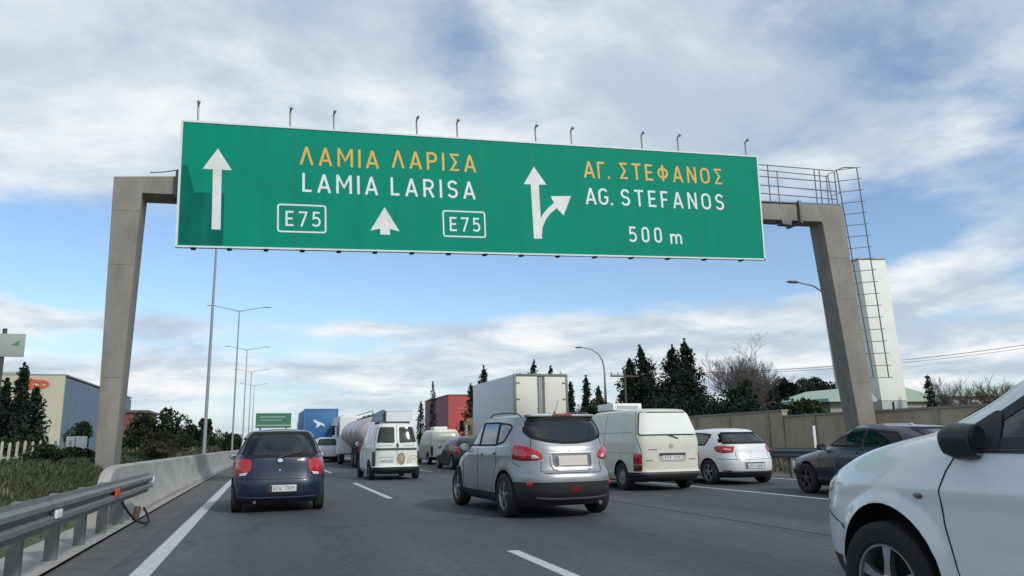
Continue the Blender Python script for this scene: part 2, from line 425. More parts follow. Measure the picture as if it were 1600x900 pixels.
def shrink(poly, d):
    n = len(poly); ar = sum(poly[i][0]*poly[(i+1) % n][1]-poly[(i+1) % n][0]*poly[i][1] for i in range(n)); sg = 1 if ar > 0 else -1; out = []
    for i in range(n):
        p = Vector(poly[i]); a = (p-Vector(poly[i-1])).normalized(); b = (Vector(poly[(i+1) % n])-p).normalized(); na = Vector((a.y, -a.x))*sg; nb = Vector((b.y, -b.x))*sg
        m = (na+nb).normalized(); out.append(tuple(p-m*d/max(.4, m.dot(na))))
    return out
def inside(x, y, poly):
    c = False; n = len(poly)
    for i in range(n):
        (x1, y1), (x2, y2) = poly[i], poly[i-1]
        if (y1 > y) != (y2 > y) and x < (x2-x1)*(y-y1)/(y2-y1)+x1: c = not c
    return c
def sym(p): return [(-a, b) for a, b in p]+p[::-1]
def cabin(root, yf, yr, w, zs, zh, col=None):
    """front seats at yf, rear bench at yr; zs seat cushion height, zh headrest top"""
    def seat(x, y, ww, top):
        m = MB(); m.bb(x-ww/2, x+ww/2, y-.05, y+.42, zs-.14, zs); m.prism([(y-.02, zs-.05), (y+.10, zs-.05), (y-.06, top), (y-.17, top)], lambda a, b: (x-ww/2, a, b), lambda a, b: (x+ww/2, a, b))
        s = m.build('seat', SEATM, root, bevel=.03); hr = (-.0,) if ww < .7 else (-ww*.33, ww*.33)
        for q in hr: h = MB(); h.bb(x+q-.12, x+q+.12, y-.22, y-.12, top+.02, zh); h.tube([(x+q-.05, y-.15, top-.05), (x+q-.05, y-.16, top+.06)], .008, n=6); h.build('headrest', SEATM, s, bevel=.035)
    seat(-w*.5, yf, .5, zh-.2); seat(w*.5, yf, .5, zh-.2); seat(0, yr, w*1.75, zh-.24)
    m = MB(); m.bb(-w, w, yf+.55, yf+.95, zs+.1, zs+.42); m.build('dashboard', TRIMM, root, bevel=.05)
    m = MB(); m.lathe([(-.012, .17), (.012, .17), (.012, .19), (-.012, .19), (-.012, .17)], axis='y', n=24, c=(-w*.5, yf+.5, zs+.38)); m.build('steering_wheel', TRIMM, root, smooth=True)
    m = MB(); m.bb(-w*1.1, w*1.1, yr-.5, yf+1.0, .24, .28); m.build('cabin_floor', TRIMM, root)
    m = MB(); m.bb(-.11, .11, yf+.78, yf+.80, zh+.0, zh+.06); m.build('rear_view_mirror', TRIMM, root, bevel=.01)
def make_wheel(parent, loc, side, R=0.32, W=0.2, rim=0.21, spokes=5, rim_mat=None, style='alloy'):
    """side=-1: outer face towards -x"""
    o = side*W/2
    mb = MB(); r0 = rim
    prof = [(o*0.80, r0-0.004), (o*0.98, r0+0.012), (o*1.03, (R+rim)/2), (o*0.97, R-0.022), (o*0.80, R-0.004), (o*0.3, R), (-o*0.3, R), (-o*0.80, R-0.004), (-o*0.97, R-0.022), (-o, (R+rim)/2), (-o*0.9, r0), (-o*0.7, r0-0.02)]
    n = 44; mb.lathe(prof, n=n, axis='x'); mb.f = mb.f[:-2]; mb.m = mb.m[:-2]
    t = mb.build('wheel', RUBBER, parent, smooth=True, angle=40); t.location = loc
    mb = MB()
    mb.lathe([(o*0.86, r0), (o*0.92, r0-0.004), (o*0.90, r0-0.016), (o*0.55, r0-0.026), (-o*0.7, r0-0.024)], n=n)
    mb.f = mb.f[:-2]; mb.m = mb.m[:-2]
    mb.lathe([(o*0.12, r0-0.02), (o*0.10, 0.001)], n=n, mi=1)
    if style == 'alloy':
        for k in range(spokes):
            a = 2*math.pi*k/spokes+0.35; ca, sa = math.cos(a), math.sin(a)
            poly = [(0.0, -0.030), (0.5*r0, -0.019), (r0-0.012, -0.034), (r0-0.012, 0.034), (0.5*r0, 0.019), (0.0, 0.030)]
            f0 = lambda u, v, ca=ca, sa=sa: (o*(0.86-0.10*u/r0), u*ca-v*sa, u*sa+v*ca)
            f1 = lambda u, v, ca=ca, sa=sa: (o*0.45, u*ca-v*sa, u*sa+v*ca)
            mb.prism(poly, f0, f1)
        mb.lathe([(o*0.4, 0.055), (o*0.90, 0.05), (o*0.94, 0.03), (o*0.94, 0.001)], n=20)
    else:
        mb.lathe([(o*0.5, r0-0.02), (o*0.72, r0-0.05), (o*0.66, r0*0.55), (o*0.80, r0*0.45), (o*0.84, r0*0.2), (o*0.84, 0.001)], n=n)
    r = mb.build('rim', [rim_mat or ALLOY, DKGAP], t, smooth=True, angle=40)
    return t

def vehicle(name, label, loc, rz, B, paint, wheels, cat='car', bumper_z=None, rear_split=0.6, sill_z=None, bumper_mat=None, group=None, wheel_kw=None, arch=0.045, arch_trim=None, front_bumper=True, holes=()):
    root = thing(name, label, cat, loc, rz, group)
    vs, fs = B.mesh(must=[z for z in (bumper_z, sill_z) if z])
    me = bpy.data.meshes.new('body'); me.from_pydata([tuple(v) for v in vs], [], fs)
    bm = bmesh.new(); bm.from_mesh(me); bmesh.ops.recalc_face_normals(bm, faces=bm.faces); bm.to_mesh(me); bm.free()
    tmp = bpy.data.objects.new('tmp', me); COL.objects.link(tmp)
    kw = dict(R=0.31, W=0.2, rim=0.2); kw.update(wheel_kw or {}); Ra = kw['R']+arch
    cut = MB(); hubs = []
    for (y, xo) in wheels:                        # hub y, outer face x
        for sg in (-1, 1):
            hubs.append((sg, y, xo)); xi = xo-kw['W']-0.06
            cut.lathe([(sg*xi, Ra), (sg*(xo+0.4), Ra)], n=56, c=(0, y, kw['R']+0.01))
    co = cut.build('cut', DKGAP)
    md = tmp.modifiers.new('b', 'BOOLEAN'); md.operation = 'DIFFERENCE'; md.object = co; md.solver = 'EXACT'
    dg = bpy.context.evaluated_depsgraph_get(); ev = tmp.evaluated_get(dg)
    m2 = bpy.data.meshes.new_from_object(ev); V = [v.co.copy() for v in m2.vertices]; F = [tuple(p.vertices) for p in m2.polygons]
    bpy.data.objects.remove(tmp); bpy.data.objects.remove(co)
    L2r, L2f = min(v.y for v in V), max(v.y for v in V)
    groups = {'body': [], 'bumper': [], 'front_bumper': [], 'sill': [], 'sill_r': []}; mi = {k: [] for k in groups}
    for f in F:
        c = sum((V[i] for i in f), Vector())/len(f); dark = c.z < B.z0+0.002
        if len(f) > 3:
            pass
        for sg, y, xo in hubs:
            rr = [math.hypot(V[i].y-y, V[i].z-kw['R']-0.01) for i in f]
            if max(rr) < Ra+0.003 and sg*c.x > xo-kw['W']-0.08 and (min(rr) > Ra-0.003 or abs(abs(c.x)-(xo-kw['W']-0.06)) < 0.01): dark = True
        g = 'body'
        if not dark:
            if bumper_z and c.z < bumper_z and c.y < L2r+rear_split: g = 'bumper'
            elif bumper_z and front_bumper and c.z < bumper_z and c.y > L2f-0.5: g = 'front_bumper'
            elif sill_z and c.z < sill_z: g = 'sill' if c.x < 0 else 'sill_r'
        groups[g].append(f); mi[g].append(1 if dark else 0)
    if holes:
        hs = [(m, shrink(p, .008 if m in 'LR' else .035)) for m, p in holes]; keep = []; km = []
        for f, k in zip(groups['body'], mi['body']):
            c = sum((V[i] for i in f), Vector())/len(f); a = V[f[1]]-V[f[0]]; b = V[f[-1]]-V[f[0]]; nn = a.cross(b).normalized(); cut_ = False
            for m, p in hs:
                if m in 'LR': ok = (c.x < 0) == (m == 'L') and abs(nn.x) > .5 and inside(c.y, c.z, p)
                elif m == 'rear': ok = c.y < B.yc and abs(nn.y) > .3 and abs(nn.x) < .85 and inside(c.x, c.z, p)
                else: ok = c.y > B.yc and abs(nn.y) > .2 and abs(nn.x) < .85 and inside(c.x, c.z, p)
                if ok: cut_ = True; break
            if not cut_: keep.append(f); km.append(k)
        groups['body'], mi['body'] = keep, km
    for g, fl in groups.items():
        if not fl: continue
        used = sorted({i for f in fl for i in f}); rm = {j: i for i, j in enumerate(used)}
        mb = MB(); mb.v = [tuple(V[i]) for i in used]; mb.f = [tuple(rm[i] for i in f) for f in fl]; mb.m = mi[g]
        mb.build({'front_bumper': 'bumper', 'sill_r': 'sill'}.get(g, g), [paint if g == 'body' else (bumper_mat or PLASTIC), DKGAP], root, smooth=True, fixn=False, angle=32)
    for (y, xo) in wheels:
        for sg in (-1, 1):
            make_wheel(root, (sg*(xo-kw['W']/2), y, kw['R']), sg, **kw)
    if arch_trim:
        for sg, y, xo in hubs:
            mb = MB(); path = []
            for k in range(25):
                a = rad(-12+204*k/24); path.append((y+math.cos(a)*(Ra+0.008), kw['R']+0.01+math.sin(a)*(Ra+0.008)))
            path = [p for p in path if p[1] > B.z0+0.02]
            B.ribbon(mb, 'L' if sg < 0 else 'R', path, width=0.035, off=0.012); mb.build('wheel_arch_trim', arch_trim, root, smooth=True)
    return root

def plate(root, B, a, z, w=0.52, h=0.12, mat=PLATE, chars=7, band=True, seed=1, off=0.012):
    p = B.patch('licence_plate', mat, 'rear', [(a-w/2, z-h/2), (a+w/2, z-h/2), (a+w/2, z+h/2), (a-w/2, z+h/2)], off=off, rings=3, parent=root, r=0.008)
    rnd = random.Random(seed)
    if chars:
        mb = MB(); x = a-w/2+0.06; st = (w-0.09)/chars
        for k in range(chars):
            if k != 3 or chars < 7:
                cw = st*rnd.uniform(0.45, 0.7)
                B.ribbon(mb, 'rear', [(x+cw*0.2, z-h*0.26), (x+cw*0.2, z+h*0.26)], width=0.012, off=off+0.003)
                B.ribbon(mb, 'rear', [(x+cw*0.2, z+h*rnd.choice((0.26, 0, -0.26))), (x+cw, z+h*rnd.choice((0.26, 0, -0.26)))], width=0.012, off=off+0.0035)
            x += st
        mb.build('plate_marks', INK, p)
    if band:
        mb = MB(); B.ribbon(mb, 'rear', [(a-w/2+0.02, z-h/2+0.006), (a-w/2+0.02, z+h/2-0.006)], width=0.034, off=off+0.003); mb.build('plate_band', PLBLUE, p)
    return p
def mirror_part(root, x, y, z, mat, w=0.2, h=0.15, d=0.09, side=-1):
    mb = MB(); mb.lathe([(-d/2, 0.02), (-d*0.42, h*0.42), (0, h*0.52), (d*0.42, h*0.46), (d*0.46, 0.02)], n=20, axis='y')
    mb.v = [(v[0]*w/h+x+side*w*0.42, v[1]+y, v[2]+z) for v in mb.v]
    mb.tube([(x-side*0.03, y+0.01, z-h*0.4), (x+side*w*0.3, y, z-h*0.25)], 0.022, n=8)
    m = mb.build('wing_mirror', mat, root, smooth=True, angle=50)
    g = MB(); g.lathe([(0, h*0.40), (0.004, 0.001)], n=20, axis='y'); g.v = [(v[0]*w/h+x+side*w*0.42, y-d*0.46-v[1], v[2]+z) for v in g.v]
    g.build('mirror_glass', CHROME, m); return m
def lines(root, B, items, name='panel_gap', mat=None, width=0.007, off=0.004):
    mb = MB()
    for it in items:
        mode, path = it[0], it[1]; closed = len(it) > 2 and it[2]
        B.ribbon(mb, mode, path, width=width, off=off, closed=closed)
    return mb.build(name, mat or DKGAP, root)
def mirx(p): return [(-a, b) for a, b in p]
def handle(root, B, mode, y, z, mat, w=0.17):
    mb = MB(); B.ribbon(mb, mode, [(y-w/2, z), (y+w/2, z)], width=0.03, off=0.028); return mb.build('door_handle', mat, root, smooth=True)

# ------------------------------------------------------------ the vehicles
def ellipse_pts(cx, cz, rx, rz, n=20): return [(cx+rx*math.cos(2*math.pi*k/n), cz+rz*math.sin(2*math.pi*k/n)) for k in range(n)]

def navy_hatch():
    paint = P('navy_paint', (0.006, 0.017, 0.045), 0.38, 0.1, 0.35, noise=0.25, nscale=3, dirt=((0.05, 0.05, 0.06), 0.25, 4))
    B = Body(yr=[(.17, -1.62), (.24, -1.74), (.36, -1.80), (.52, -1.81), (.60, -1.785), (.72, -1.755), (.95, -1.715), (1.02, -1.68), (1.22, -1.53), (1.38, -1.38), (1.45, -1.28), (1.48, -1.08)],
             yf=[(.17, 1.62), (.24, 1.72), (.4, 1.8), (.6, 1.78), (.74, 1.66), (.86, 1.3), (.97, .88), (1.02, .78), (1.25, .35), (1.4, .05), (1.45, -.1), (1.48, -.4)],
             w=[(.17, .76), (.24, .84), (.45, .86), (.7, .865), (.9, .845), (.98, .81), (1.05, .78), (1.25, .71), (1.40, .64), (1.46, .585), (1.48, .50)],
             nr=[(.2, 5), (.9, 4.6), (1.1, 4.6), (1.48, 4)], nf=[(.2, 3.2), (1.48, 3.4)], crown=.035)
    RW = [(-.585, 1.44), (.585, 1.44), (.735, 1.03), (.59, .985), (-.59, .985), (-.735, 1.03)]; SF = [(-.12, 1.37), (.02, 1.36), (.40, 1.13), (.55, 1.03), (-.12, 1.0)]; SR = [(-1.15, 1.33), (-.20, 1.38), (-.20, 1.0), (-1.2, 1.05)]; WS = [(-.56, 1.42), (.56, 1.42), (.68, 1.06), (-.68, 1.06)]
    r = vehicle('compact_hatchback', 'small navy blue hatchback directly ahead by the left edge line', (0.25, 16.7, 0), rad(0.3), B, paint, [(-1.19, .825), (1.18, .825)], wheel_kw=dict(R=.29, W=.18, rim=.19, style='steel'), bumper_z=None, holes=[('rear', RW), ('L', SF), ('R', SF), ('L', SR), ('R', SR), ('front', WS)])
    B.window('rear_window', 'rear', RW, CLEARG, r, r=.06, seal=.045)
    cabin(r, .0, -.85, .62, .52, 1.27)
    for sg in (-1, 1):
        B.patch('taillight', REDL, 'rear', [(sg*a, b) for a, b in [(.50, .93), (.62, .965), (.80, .955), (1.0, .93), (.97, .70), (.78, .655), (.60, .68), (.50, .78)]], off=.006, bulge=.018, r=.05, parent=r)
        B.patch('reversing_light', CLEARL, 'rear', [(sg*a, b) for a, b in [(.56, .715), (.72, .70), (.72, .66), (.60, .665)]], off=.024, r=.01, parent=r, rings=2)
        md = 'L' if sg < 0 else 'R'
        B.window('side_window', md, SF, CLEARG, r); B.window('side_window', md, SR, CLEARG, r, r=.05)
        mirror_part(r, sg*.80, .52, .98, paint, side=sg, w=.17, h=.13)
        handle(r, B, md, -.3, .86, paint)
    B.window('windscreen', 'front', WS, CLEARG, r, r=.05)
    for sg in (-1, 1): B.patch('headlight', CLEARL, 'front', [(sg*.42, .72), (sg*.75, .76), (sg*.78, .6), (sg*.45, .58)], off=.006, r=.04, parent=r)
    plate(r, B, .07, .435, w=.46, h=.115, seed=4)
    B.patch('plate_recess', PLASTIC, 'rear', [(-.24, .51), (.38, .51), (.38, .355), (-.24, .355)], off=.002, r=.02, parent=r)
    lines(r, B, [('rear', [(-.76, .98), (-.62, .93)]), ('rear', [(-.50, .93), (-.50, .62), (-.47, .595), (.47, .595), (.50, .62), (.50, .93)]),
                 ('rear', [(-1.05, .62), (-.5, .60)]), ('rear', [(.5, .60), (1.05, .62)]), ('L', [(-.16, 1.0), (-.16, .3), (.80, .26), (.86, .7), (.62, 1.0)]), ('R', [(-.16, 1.0), (-.16, .3), (.80, .26), (.86, .7), (.62, 1.0)])], width=.009)
    lines(r, B, [('rear', [(-.68, .285), (-.3, .272), (.3, .272), (.68, .285)])], name='bumper_crease_highlight', mat=P('navy_highlight', (.08, .10, .16), .3), width=.016, off=.006)  # highlight along the crease, painted as a lighter navy strip
    lines(r, B, [('rear', [(-.30, .315), (.30, .315)])], name='bumper_slot', mat=DKGAP, width=.02, off=.002)
    B.patch('brand_badge', CHROME, 'rear', ellipse_pts(0, .925, .050, .034), off=.010, rings=3, parent=r)
    B.patch('badge_bezel', DKGAP, 'rear', ellipse_pts(0, .925, .078, .055), off=.004, rings=3, parent=r)
    B.patch('model_lettering', CHROME, 'rear', [(.30, .935), (.42, .935), (.42, .918), (.30, .918)], off=.006, rings=2, parent=r)
    B.patch('tailgate_lock', CHROME, 'rear', ellipse_pts(0, .755, .012, .02, 10), off=.006, rings=2, parent=r)
    lines(r, B, [('rear', [(.0, .985), (.10, 1.01), (.22, 1.035), (.40, 1.06)]), ('rear', [(-.02, .98), (.05, .985)])], name='wiper', mat=PLASTIC, width=.02, off=.022)
    B.patch('brake_light', REDDK, 'rear', [(-.16, 1.475), (.16, 1.475), (.16, 1.455), (-.16, 1.455)], off=.006, rings=2, parent=r)
    mb = MB(); mb.tube([(-.35, .0, 1.50), (-.40, -.06, 1.58)], .006); mb.build('antenna', PLASTIC, r)
    mb = MB(); mb.tube([(-.42, -1.82, .2), (-.42, -1.5, .2)], .025, n=12); mb.build('exhaust_pipe', STEELD, r)
    # towing of the view through the glass: parcel shelf and headrests close behind the pane
    return r
navy_hatch()

def silver_suv():
    paint = P('silver_paint', (0.34, 0.36, 0.37), 0.38, 0.55, 0.4, noise=0.05, nscale=2, dirt=((0.18, 0.18, 0.18), 0.35, 3))
    def warp(p):
        p = p.copy(); t = max(0, min(1, (p.z-1.15)/.45))
        p.z -= .018*t*max(0, (-p.y-.6)/1.6)**1.3
        for hy in (-1.335, 1.43):            # flared arches
            d = math.hypot(p.y-hy, p.z-.36); f = max(0, 1-abs(d-.42)/.16)
            if p.z < .95: p.x *= 1+.022*f
        s = max(0, 1-abs(p.z-.97)/.09); p.x *= 1+.008*s
        return p
    B = Body(yr=[(.20, -2.05), (.28, -2.16), (.42, -2.25), (.56, -2.27), (.62, -2.275), (.70, -2.245), (.74, -2.19), (.95, -2.14), (1.08, -2.11), (1.15, -2.07), (1.35, -1.96), (1.56, -1.815), (1.605, -1.77), (1.63, -1.64)],
             yf=[(.20, 2.0), (.3, 2.15), (.5, 2.26), (.7, 2.25), (.85, 2.15), (.97, 1.75), (1.06, 1.2), (1.12, 1.05), (1.35, .55), (1.5, .2), (1.58, .0), (1.63, -.35)],
             w=[(.20, .80), (.30, .86), (.5, .885), (.8, .885), (.95, .880), (1.06, .865), (1.12, .845), (1.3, .80), (1.48, .75), (1.56, .71), (1.605, .65), (1.63, .55)],
             nr=[(.2, 4.4), (.6, 4.0), (1.0, 3.9), (1.2, 4.6), (1.45, 5.6), (1.63, 5.6)], nf=[(.2, 3.2), (1.63, 3.2)], crown=.035, warp=warp, Q=40, K=90)
    RW = [(-.58, 1.575), (.58, 1.575), (.635, 1.53), (.735, 1.345), (.64, 1.25), (.36, 1.172), (.12, 1.148), (-.12, 1.148), (-.36, 1.172), (-.64, 1.25), (-.735, 1.345), (-.635, 1.53)]
    SF = [(.01, 1.52), (.18, 1.475), (.60, 1.26), (.86, 1.14), (.02, 1.13)]; SR = [(-.87, 1.515), (-.04, 1.53), (-.03, 1.13), (-.89, 1.13)]; SQ = [(-1.47, 1.43), (-1.35, 1.48), (-.92, 1.505), (-.94, 1.14), (-1.25, 1.19)]; WS = [(-.60, 1.53), (.60, 1.53), (.76, 1.16), (-.76, 1.16)]
    r = vehicle('family_suv', 'silver estate-style SUV with dark lower bumper in the lane right of the navy hatchback', (4.53, 13.62, 0), rad(2.2), B, paint, [(-1.335, .885), (1.43, .885)], bumper_z=.565, sill_z=.36, wheel_kw=dict(R=.345, W=.22, rim=.225, spokes=5), arch_trim=None, holes=[('rear', RW), ('L', SF), ('R', SF), ('L', SR), ('R', SR), ('L', SQ), ('R', SQ), ('front', WS)])
    B.window('rear_window', 'rear', RW, PRIVG, r, r=.04, seal=.045)
    cabin(r, .2, -.75, .68, .68, 1.42)
    for sg in (-1, 1):
        pts = [(.45, .95), (.51, 1.02), (.64, 1.085), (.80, 1.125), (.98, 1.135), (1.12, 1.11), (1.09, .91), (.88, .89), (.66, .89), (.51, .905)]
        B.patch('taillight', REDL, 'rear', [(sg*a, b) for a, b in pts], off=.006, bulge=.03, r=.03, parent=r)
        B.patch('reversing_light', CLEARL, 'rear', [(sg*a, b) for a, b in [(.52, .925), (.60, .99), (.68, 1.01), (.66, .92)]], off=.022, bulge=.008, r=.03, parent=r, rings=3)
        B.patch('lamp_lens', P('bright_red_lens', (.6, .03, .04), .15, 0, .6), 'rear', ellipse_pts(sg*.80, .985, .075, .07), off=.034, bulge=.01, parent=r, rings=3)
        B.patch('reflector', REDL, 'rear', ellipse_pts(sg*.76, .535, .055, .052), off=.012, bulge=.012, rings=3, parent=r)
        md = 'L' if sg < 0 else 'R'
        B.window('side_window', md, SF, CLEARG, r, seal=.022); B.window('side_window', md, SR, PRIVG, r, seal=.022); B.window('quarter_window', md, SQ, PRIVG, r, r=.06, seal=.022)
        for p0, p1 in (((-.012, 1.535), (-.005, 1.125)), ((-.897, 1.515), (-.915, 1.125))): m_ = MB(); B.ribbon(m_, md, [p0, p1], width=.085, off=.005); m_.build('pillar_trim', DKGAP, r)
        lines(r, B, [(md, [(.05, 1.10), (.02, .5), (.05, .34), (.93, .32), (1.02, .8), (.97, 1.08)]), (md, [(-.92, 1.12), (-.98, .85), (-.88, .60), (-.80, .34), (.04, .34)])])
        lines(r, B, [(md, [(-1.52, 1.13), (-.9, 1.105), (.95, 1.085)])], name='window_sill_trim', mat=CHROME, width=.012, off=.006)
        handle(r, B, md, -.18, .98, paint); handle(r, B, md, -.82, 1.0, paint)
        mirror_part(r, sg*.84, .80, 1.10, paint, w=.17, h=.14, side=sg)
        mb = MB(); mb.tube([(sg*.62, -1.55, 1.60), (sg*.64, -1.40, 1.65), (sg*.655, -.9, 1.675), (sg*.645, -.2, 1.675), (sg*.62, .05, 1.62)], .014, n=8)
        mb.build('roof_rail', STEELD, r, smooth=True)
        B.patch('headlight', CLEARL, 'front', [(sg*.5, .88), (sg*.85, .95), (sg*.9, .78), (sg*.5, .74)], off=.006, r=.05, parent=r)
    B.window('windscreen', 'front', WS, CLEARG, r, r=.05)
    # plate with its bright surround
    B.patch('plate_recess', P('silver_shadow', (.10, .105, .11), .4, .4), 'rear', [(-.34, .995), (.34, .995), (.33, .80), (.28, .77), (-.28, .77), (-.33, .80)], off=.002, r=.03, parent=r)  # flat darker patch: the recess shade is put into its colour
    plate(r, B, 0, .885, w=.53, h=.15, mat=PLATEC, chars=0, off=.014)
    lines(r, B, [('rear', [(-.40, 1.01), (.40, 1.01)])], name='tailgate_trim', mat=P('satin_trim', (.5, .52, .54), .4, .6), width=.022, off=.014)
    lines(r, B, [('rear', [(-.345, .97), (-.34, .81), (-.31, .765), (.31, .765), (.34, .81), (.345, .97)])], name='plate_surround', mat=paint, width=.03, off=.018)
    B.patch('brand_badge', CHROME, 'rear', ellipse_pts(0, 1.075, .055, .045), off=.012, rings=3, parent=r)
    lines(r, B, [('rear', [(-.62, 1.24), (-.66, 1.10)]), ('rear', [(-.50, .88), (-.53, .74), (-.46, .70), (.46, .70), (.53, .74), (.50, .88)]), ('rear', [(-1.1, .86), (-.92, .80)]), ('rear', [(.62, 1.24), (.66, 1.10)])], width=.008)
    B.patch('fog_light', REDDK, 'rear', [(-.10, .50), (.10, .50), (.09, .41), (-.09, .41)], off=.008, r=.02, rings=3, parent=r)
    lines(r, B, [('rear', [(-.62, .33), (-.3, .31), (.3, .31), (.62, .33)])], name='skid_plate', mat=P('grey_trim', (.10, .105, .11), .5), width=.03, off=.010)
    mb = MB(); mb.add([], []); mb.prism(rounded([(-.58, -1.82), (.58, -1.82), (.60, -1.58), (-.60, -1.58)], .05), lambda a, b: (a, b, 1.630+(b+1.80)*.06-.05*a*a), lambda a, b: (a, b, 1.600+(b+1.80)*.08-.05*a*a))
    mb.build('roof_spoiler', paint, r, bevel=.008)
    mb = MB(); mb.box((0, -1.832, 1.612), (.34, .02, .026)); mb.build('brake_light', REDL, r, bevel=.006)
    mb = MB(); mb.tube([(.02, -1.45, 1.65), (.02, -1.62, 1.85)], [.006, .003]); mb.lathe([(1.64, .02), (1.675, .012)], axis='z', n=10, c=(.02, -1.45, 0)); mb.build('antenna', PLASTIC, r)
    mb = MB(); mb.tube([(.45, -2.2, .235), (.45, -1.8, .24)], .03, n=12); mb.build('exhaust_pipe', STEELD, r)
    mb = MB(); mb.box((0, 0, .21), (1.2, 3.2, .06)); mb.build('underbody', DKGAP, r)
    return r
silver_suv()

def near_suv():
    paint = P('white_paint', (0.78, 0.80, 0.79), 0.25, 0.0, 0.8, noise=0.02, nscale=2, dirt=((0.45, 0.44, 0.41), 0.25, 3))
    HY, WR = 1.265, .35
    def warp(p):
        p = p.copy()
        for hy in (HY, -1.365):
            d = math.hypot(p.y-hy, p.z-.36); f = max(0, 1-abs(d-.45)/(.08 if d > .45 else .3)); f = f*f*(3-2*f)
            if p.z < 1.0: p.x *= 1+.030*f
        s = max(0, 1-abs(p.z-.90)/.10); s = s*s*(3-2*s); p.x *= 1+.010*s
        # door skin is slightly hollow below the shoulder
        s = max(0, 1-abs(p.z-.62)/.22); u = max(0, 1-abs(p.y+.1)/.9); p.x *= 1-.016*s*s*u
        return p
    B = Body(yr=[(.22, -1.95), (.35, -2.1), (.6, -2.16), (.75, -2.1), (1.0, -2.05), (1.12, -2.0), (1.4, -1.8), (1.55, -1.65), (1.63, -1.45)],
             yf=[(.22, 2.02), (.34, 2.16), (.50, 2.22), (.66, 2.235), (.82, 2.20), (.95, 2.11), (1.03, 1.95), (1.10, 1.74), (1.155, 1.48), (1.20, 1.20), (1.23, 1.08), (1.27, .98), (1.36, .76), (1.48, .52), (1.57, .25), (1.63, -.40)],
             w=[(.22, .80), (.32, .865), (.5, .885), (.88, .885), (.98, .878), (1.05, .862), (1.10, .845), (1.16, .815), (1.3, .76), (1.46, .70), (1.57, .64), (1.63, .5)],
             nr=4, nf=[(.2, 3.4), (.6, 3.3), (.9, 3.2), (1.08, 3.4), (1.2, 3.8), (1.63, 3.8)], crown=.03, warp=warp, Q=60, K=130)
    SF = [(-.28, 1.51), (.06, 1.50), (.24, 1.44), (.48, 1.30), (.68, 1.15), (.66, 1.125), (-.30, 1.125)]; SR = [(-1.2, 1.47), (-.36, 1.505), (-.38, 1.125), (-1.2, 1.15)]; WS = [(-.52, 1.52), (.52, 1.52), (.60, 1.28), (-.60, 1.28)]
    r = vehicle('white_suv', 'large white SUV close by at the right edge of the photo', (4.33, 2.535, 0), 0, B, paint, [(-1.365, .872), (HY, .872)], bumper_z=.44, sill_z=.30, wheel_kw=dict(R=WR, W=.215, rim=.225, spokes=5), arch=.095, cat='SUV', rear_split=.6, holes=[('L', SF), ('R', SF), ('L', SR), ('R', SR), ('front', WS)])
    cabin(r, .0, -.95, .68, .66, 1.40)
    for sg, md in ((-1, 'L'), (1, 'R')):
        # black door frame area, then the panes
        B.window('side_window', md, SF, CLEARG, r, seal=.05, seal_mat=PLASTIC); B.window('side_window', md, SR, PRIVG, r, seal=.045, seal_mat=PLASTIC)
        B.patch('mirror_base', PLASTIC, md, [(.46, 1.30), (.50, 1.31), (.80, 1.15), (.74, 1.12), (.44, 1.12)], off=.012, r=.02, parent=r)
        lines(r, B, [(md, [(.69, 1.10), (.755, 1.00), (.80, .90), (.79, .72), (.74, .50), (.68, .31)]), (md, [(-.34, 1.10), (-.36, .5), (-.30, .31)]), (md, [(.68, .31), (-.30, .31)]), (md, [(-1.0, 1.10), (-1.05, .85), (-.85, .35)])], width=.0065)
        lines(r, B, [(md, [(1.97, .70), (1.80, .66), (1.66, .62)])], width=.006)
        lines(r, B, [(md, [(-1.28, 1.105), (.74, 1.107)])], name='window_sill_trim', mat=PLASTIC, width=.018, off=.008)
        B.patch('side_repeater', AMBER if 0 else P('smoked_lens', (.12, .10, .09), .3, 0, .3), md, ellipse_pts(.955, .865, .035, .016), off=.004, bulge=.01, rings=3, parent=r)
        handle(r, B, md, -.12, .92, paint, w=.2)
        B.patch('headlight', CLEARL, md, [(1.86, .925), (1.96, .93), (2.07, .86), (2.12, .76), (2.04, .76), (1.89, .86)], off=.006, bulge=.008, r=.02, parent=r)
        B.patch('headlight', CLEARL, 'front', [(sg*.45, .86), (sg*.7, .90), (sg*.75, .76), (sg*.45, .72)], off=.006, r=.05, parent=r)
        # bright strip along the windscreen pillar
        B.patch('taillight', REDL, 'rear', [(sg*a, b) for a, b in [(.55, .95), (.8, 1.05), (1.0, 1.05), (1.0, .88), (.6, .88)]], off=.006, bulge=.01, r=.03, parent=r)
        mb = MB(); mb.tube([(sg*.62, -1.4, 1.55), (sg*.64, -.8, 1.615), (sg*.63, 0, 1.59)], .014); mb.build('roof_rail', STEEL, r)
    B.window('windscreen', 'front', WS, CLEARG, r, r=.05)
    B.patch('rear_window', GLASS, 'rear', [(-.58, 1.5), (.58, 1.5), (.7, 1.15), (-.7, 1.15)], off=.005, r=.05, parent=r)
    # tall two-piece wing mirror, black shell
    mshell = P('mirror_shell', (.020, .023, .028), .5, 0, .1)
    for sg in (-1, 1):
        mb = MB(); pts = rounded([(-.01, -.02), (-.06, -.075), (-.12, -.06), (-.155, .0), (-.165, .07), (-.12, .115), (-.04, .125), (.0, .09)], .035)
        A = [(sg*-a, 0.055, b) for a, b in pts]; Bk = [(sg*-a*.86-sg*-.01, -.065, b*.9) for a, b in pts]; Fr = [(sg*-(a*.72-.02), .125, b*.72+.005) for a, b in pts]
        n = len(pts); mb.add(Bk+A+Fr, [(i, (i+1) % n, n+(i+1) % n, n+i) for i in range(n)]+[(n+i, n+(i+1) % n, 2*n+(i+1) % n, 2*n+i) for i in range(n)]+[tuple(range(n)), tuple(range(2*n, 3*n))])
        mb.v = [(v[0]*-1, v[1], v[2]) for v in mb.v] if False else mb.v
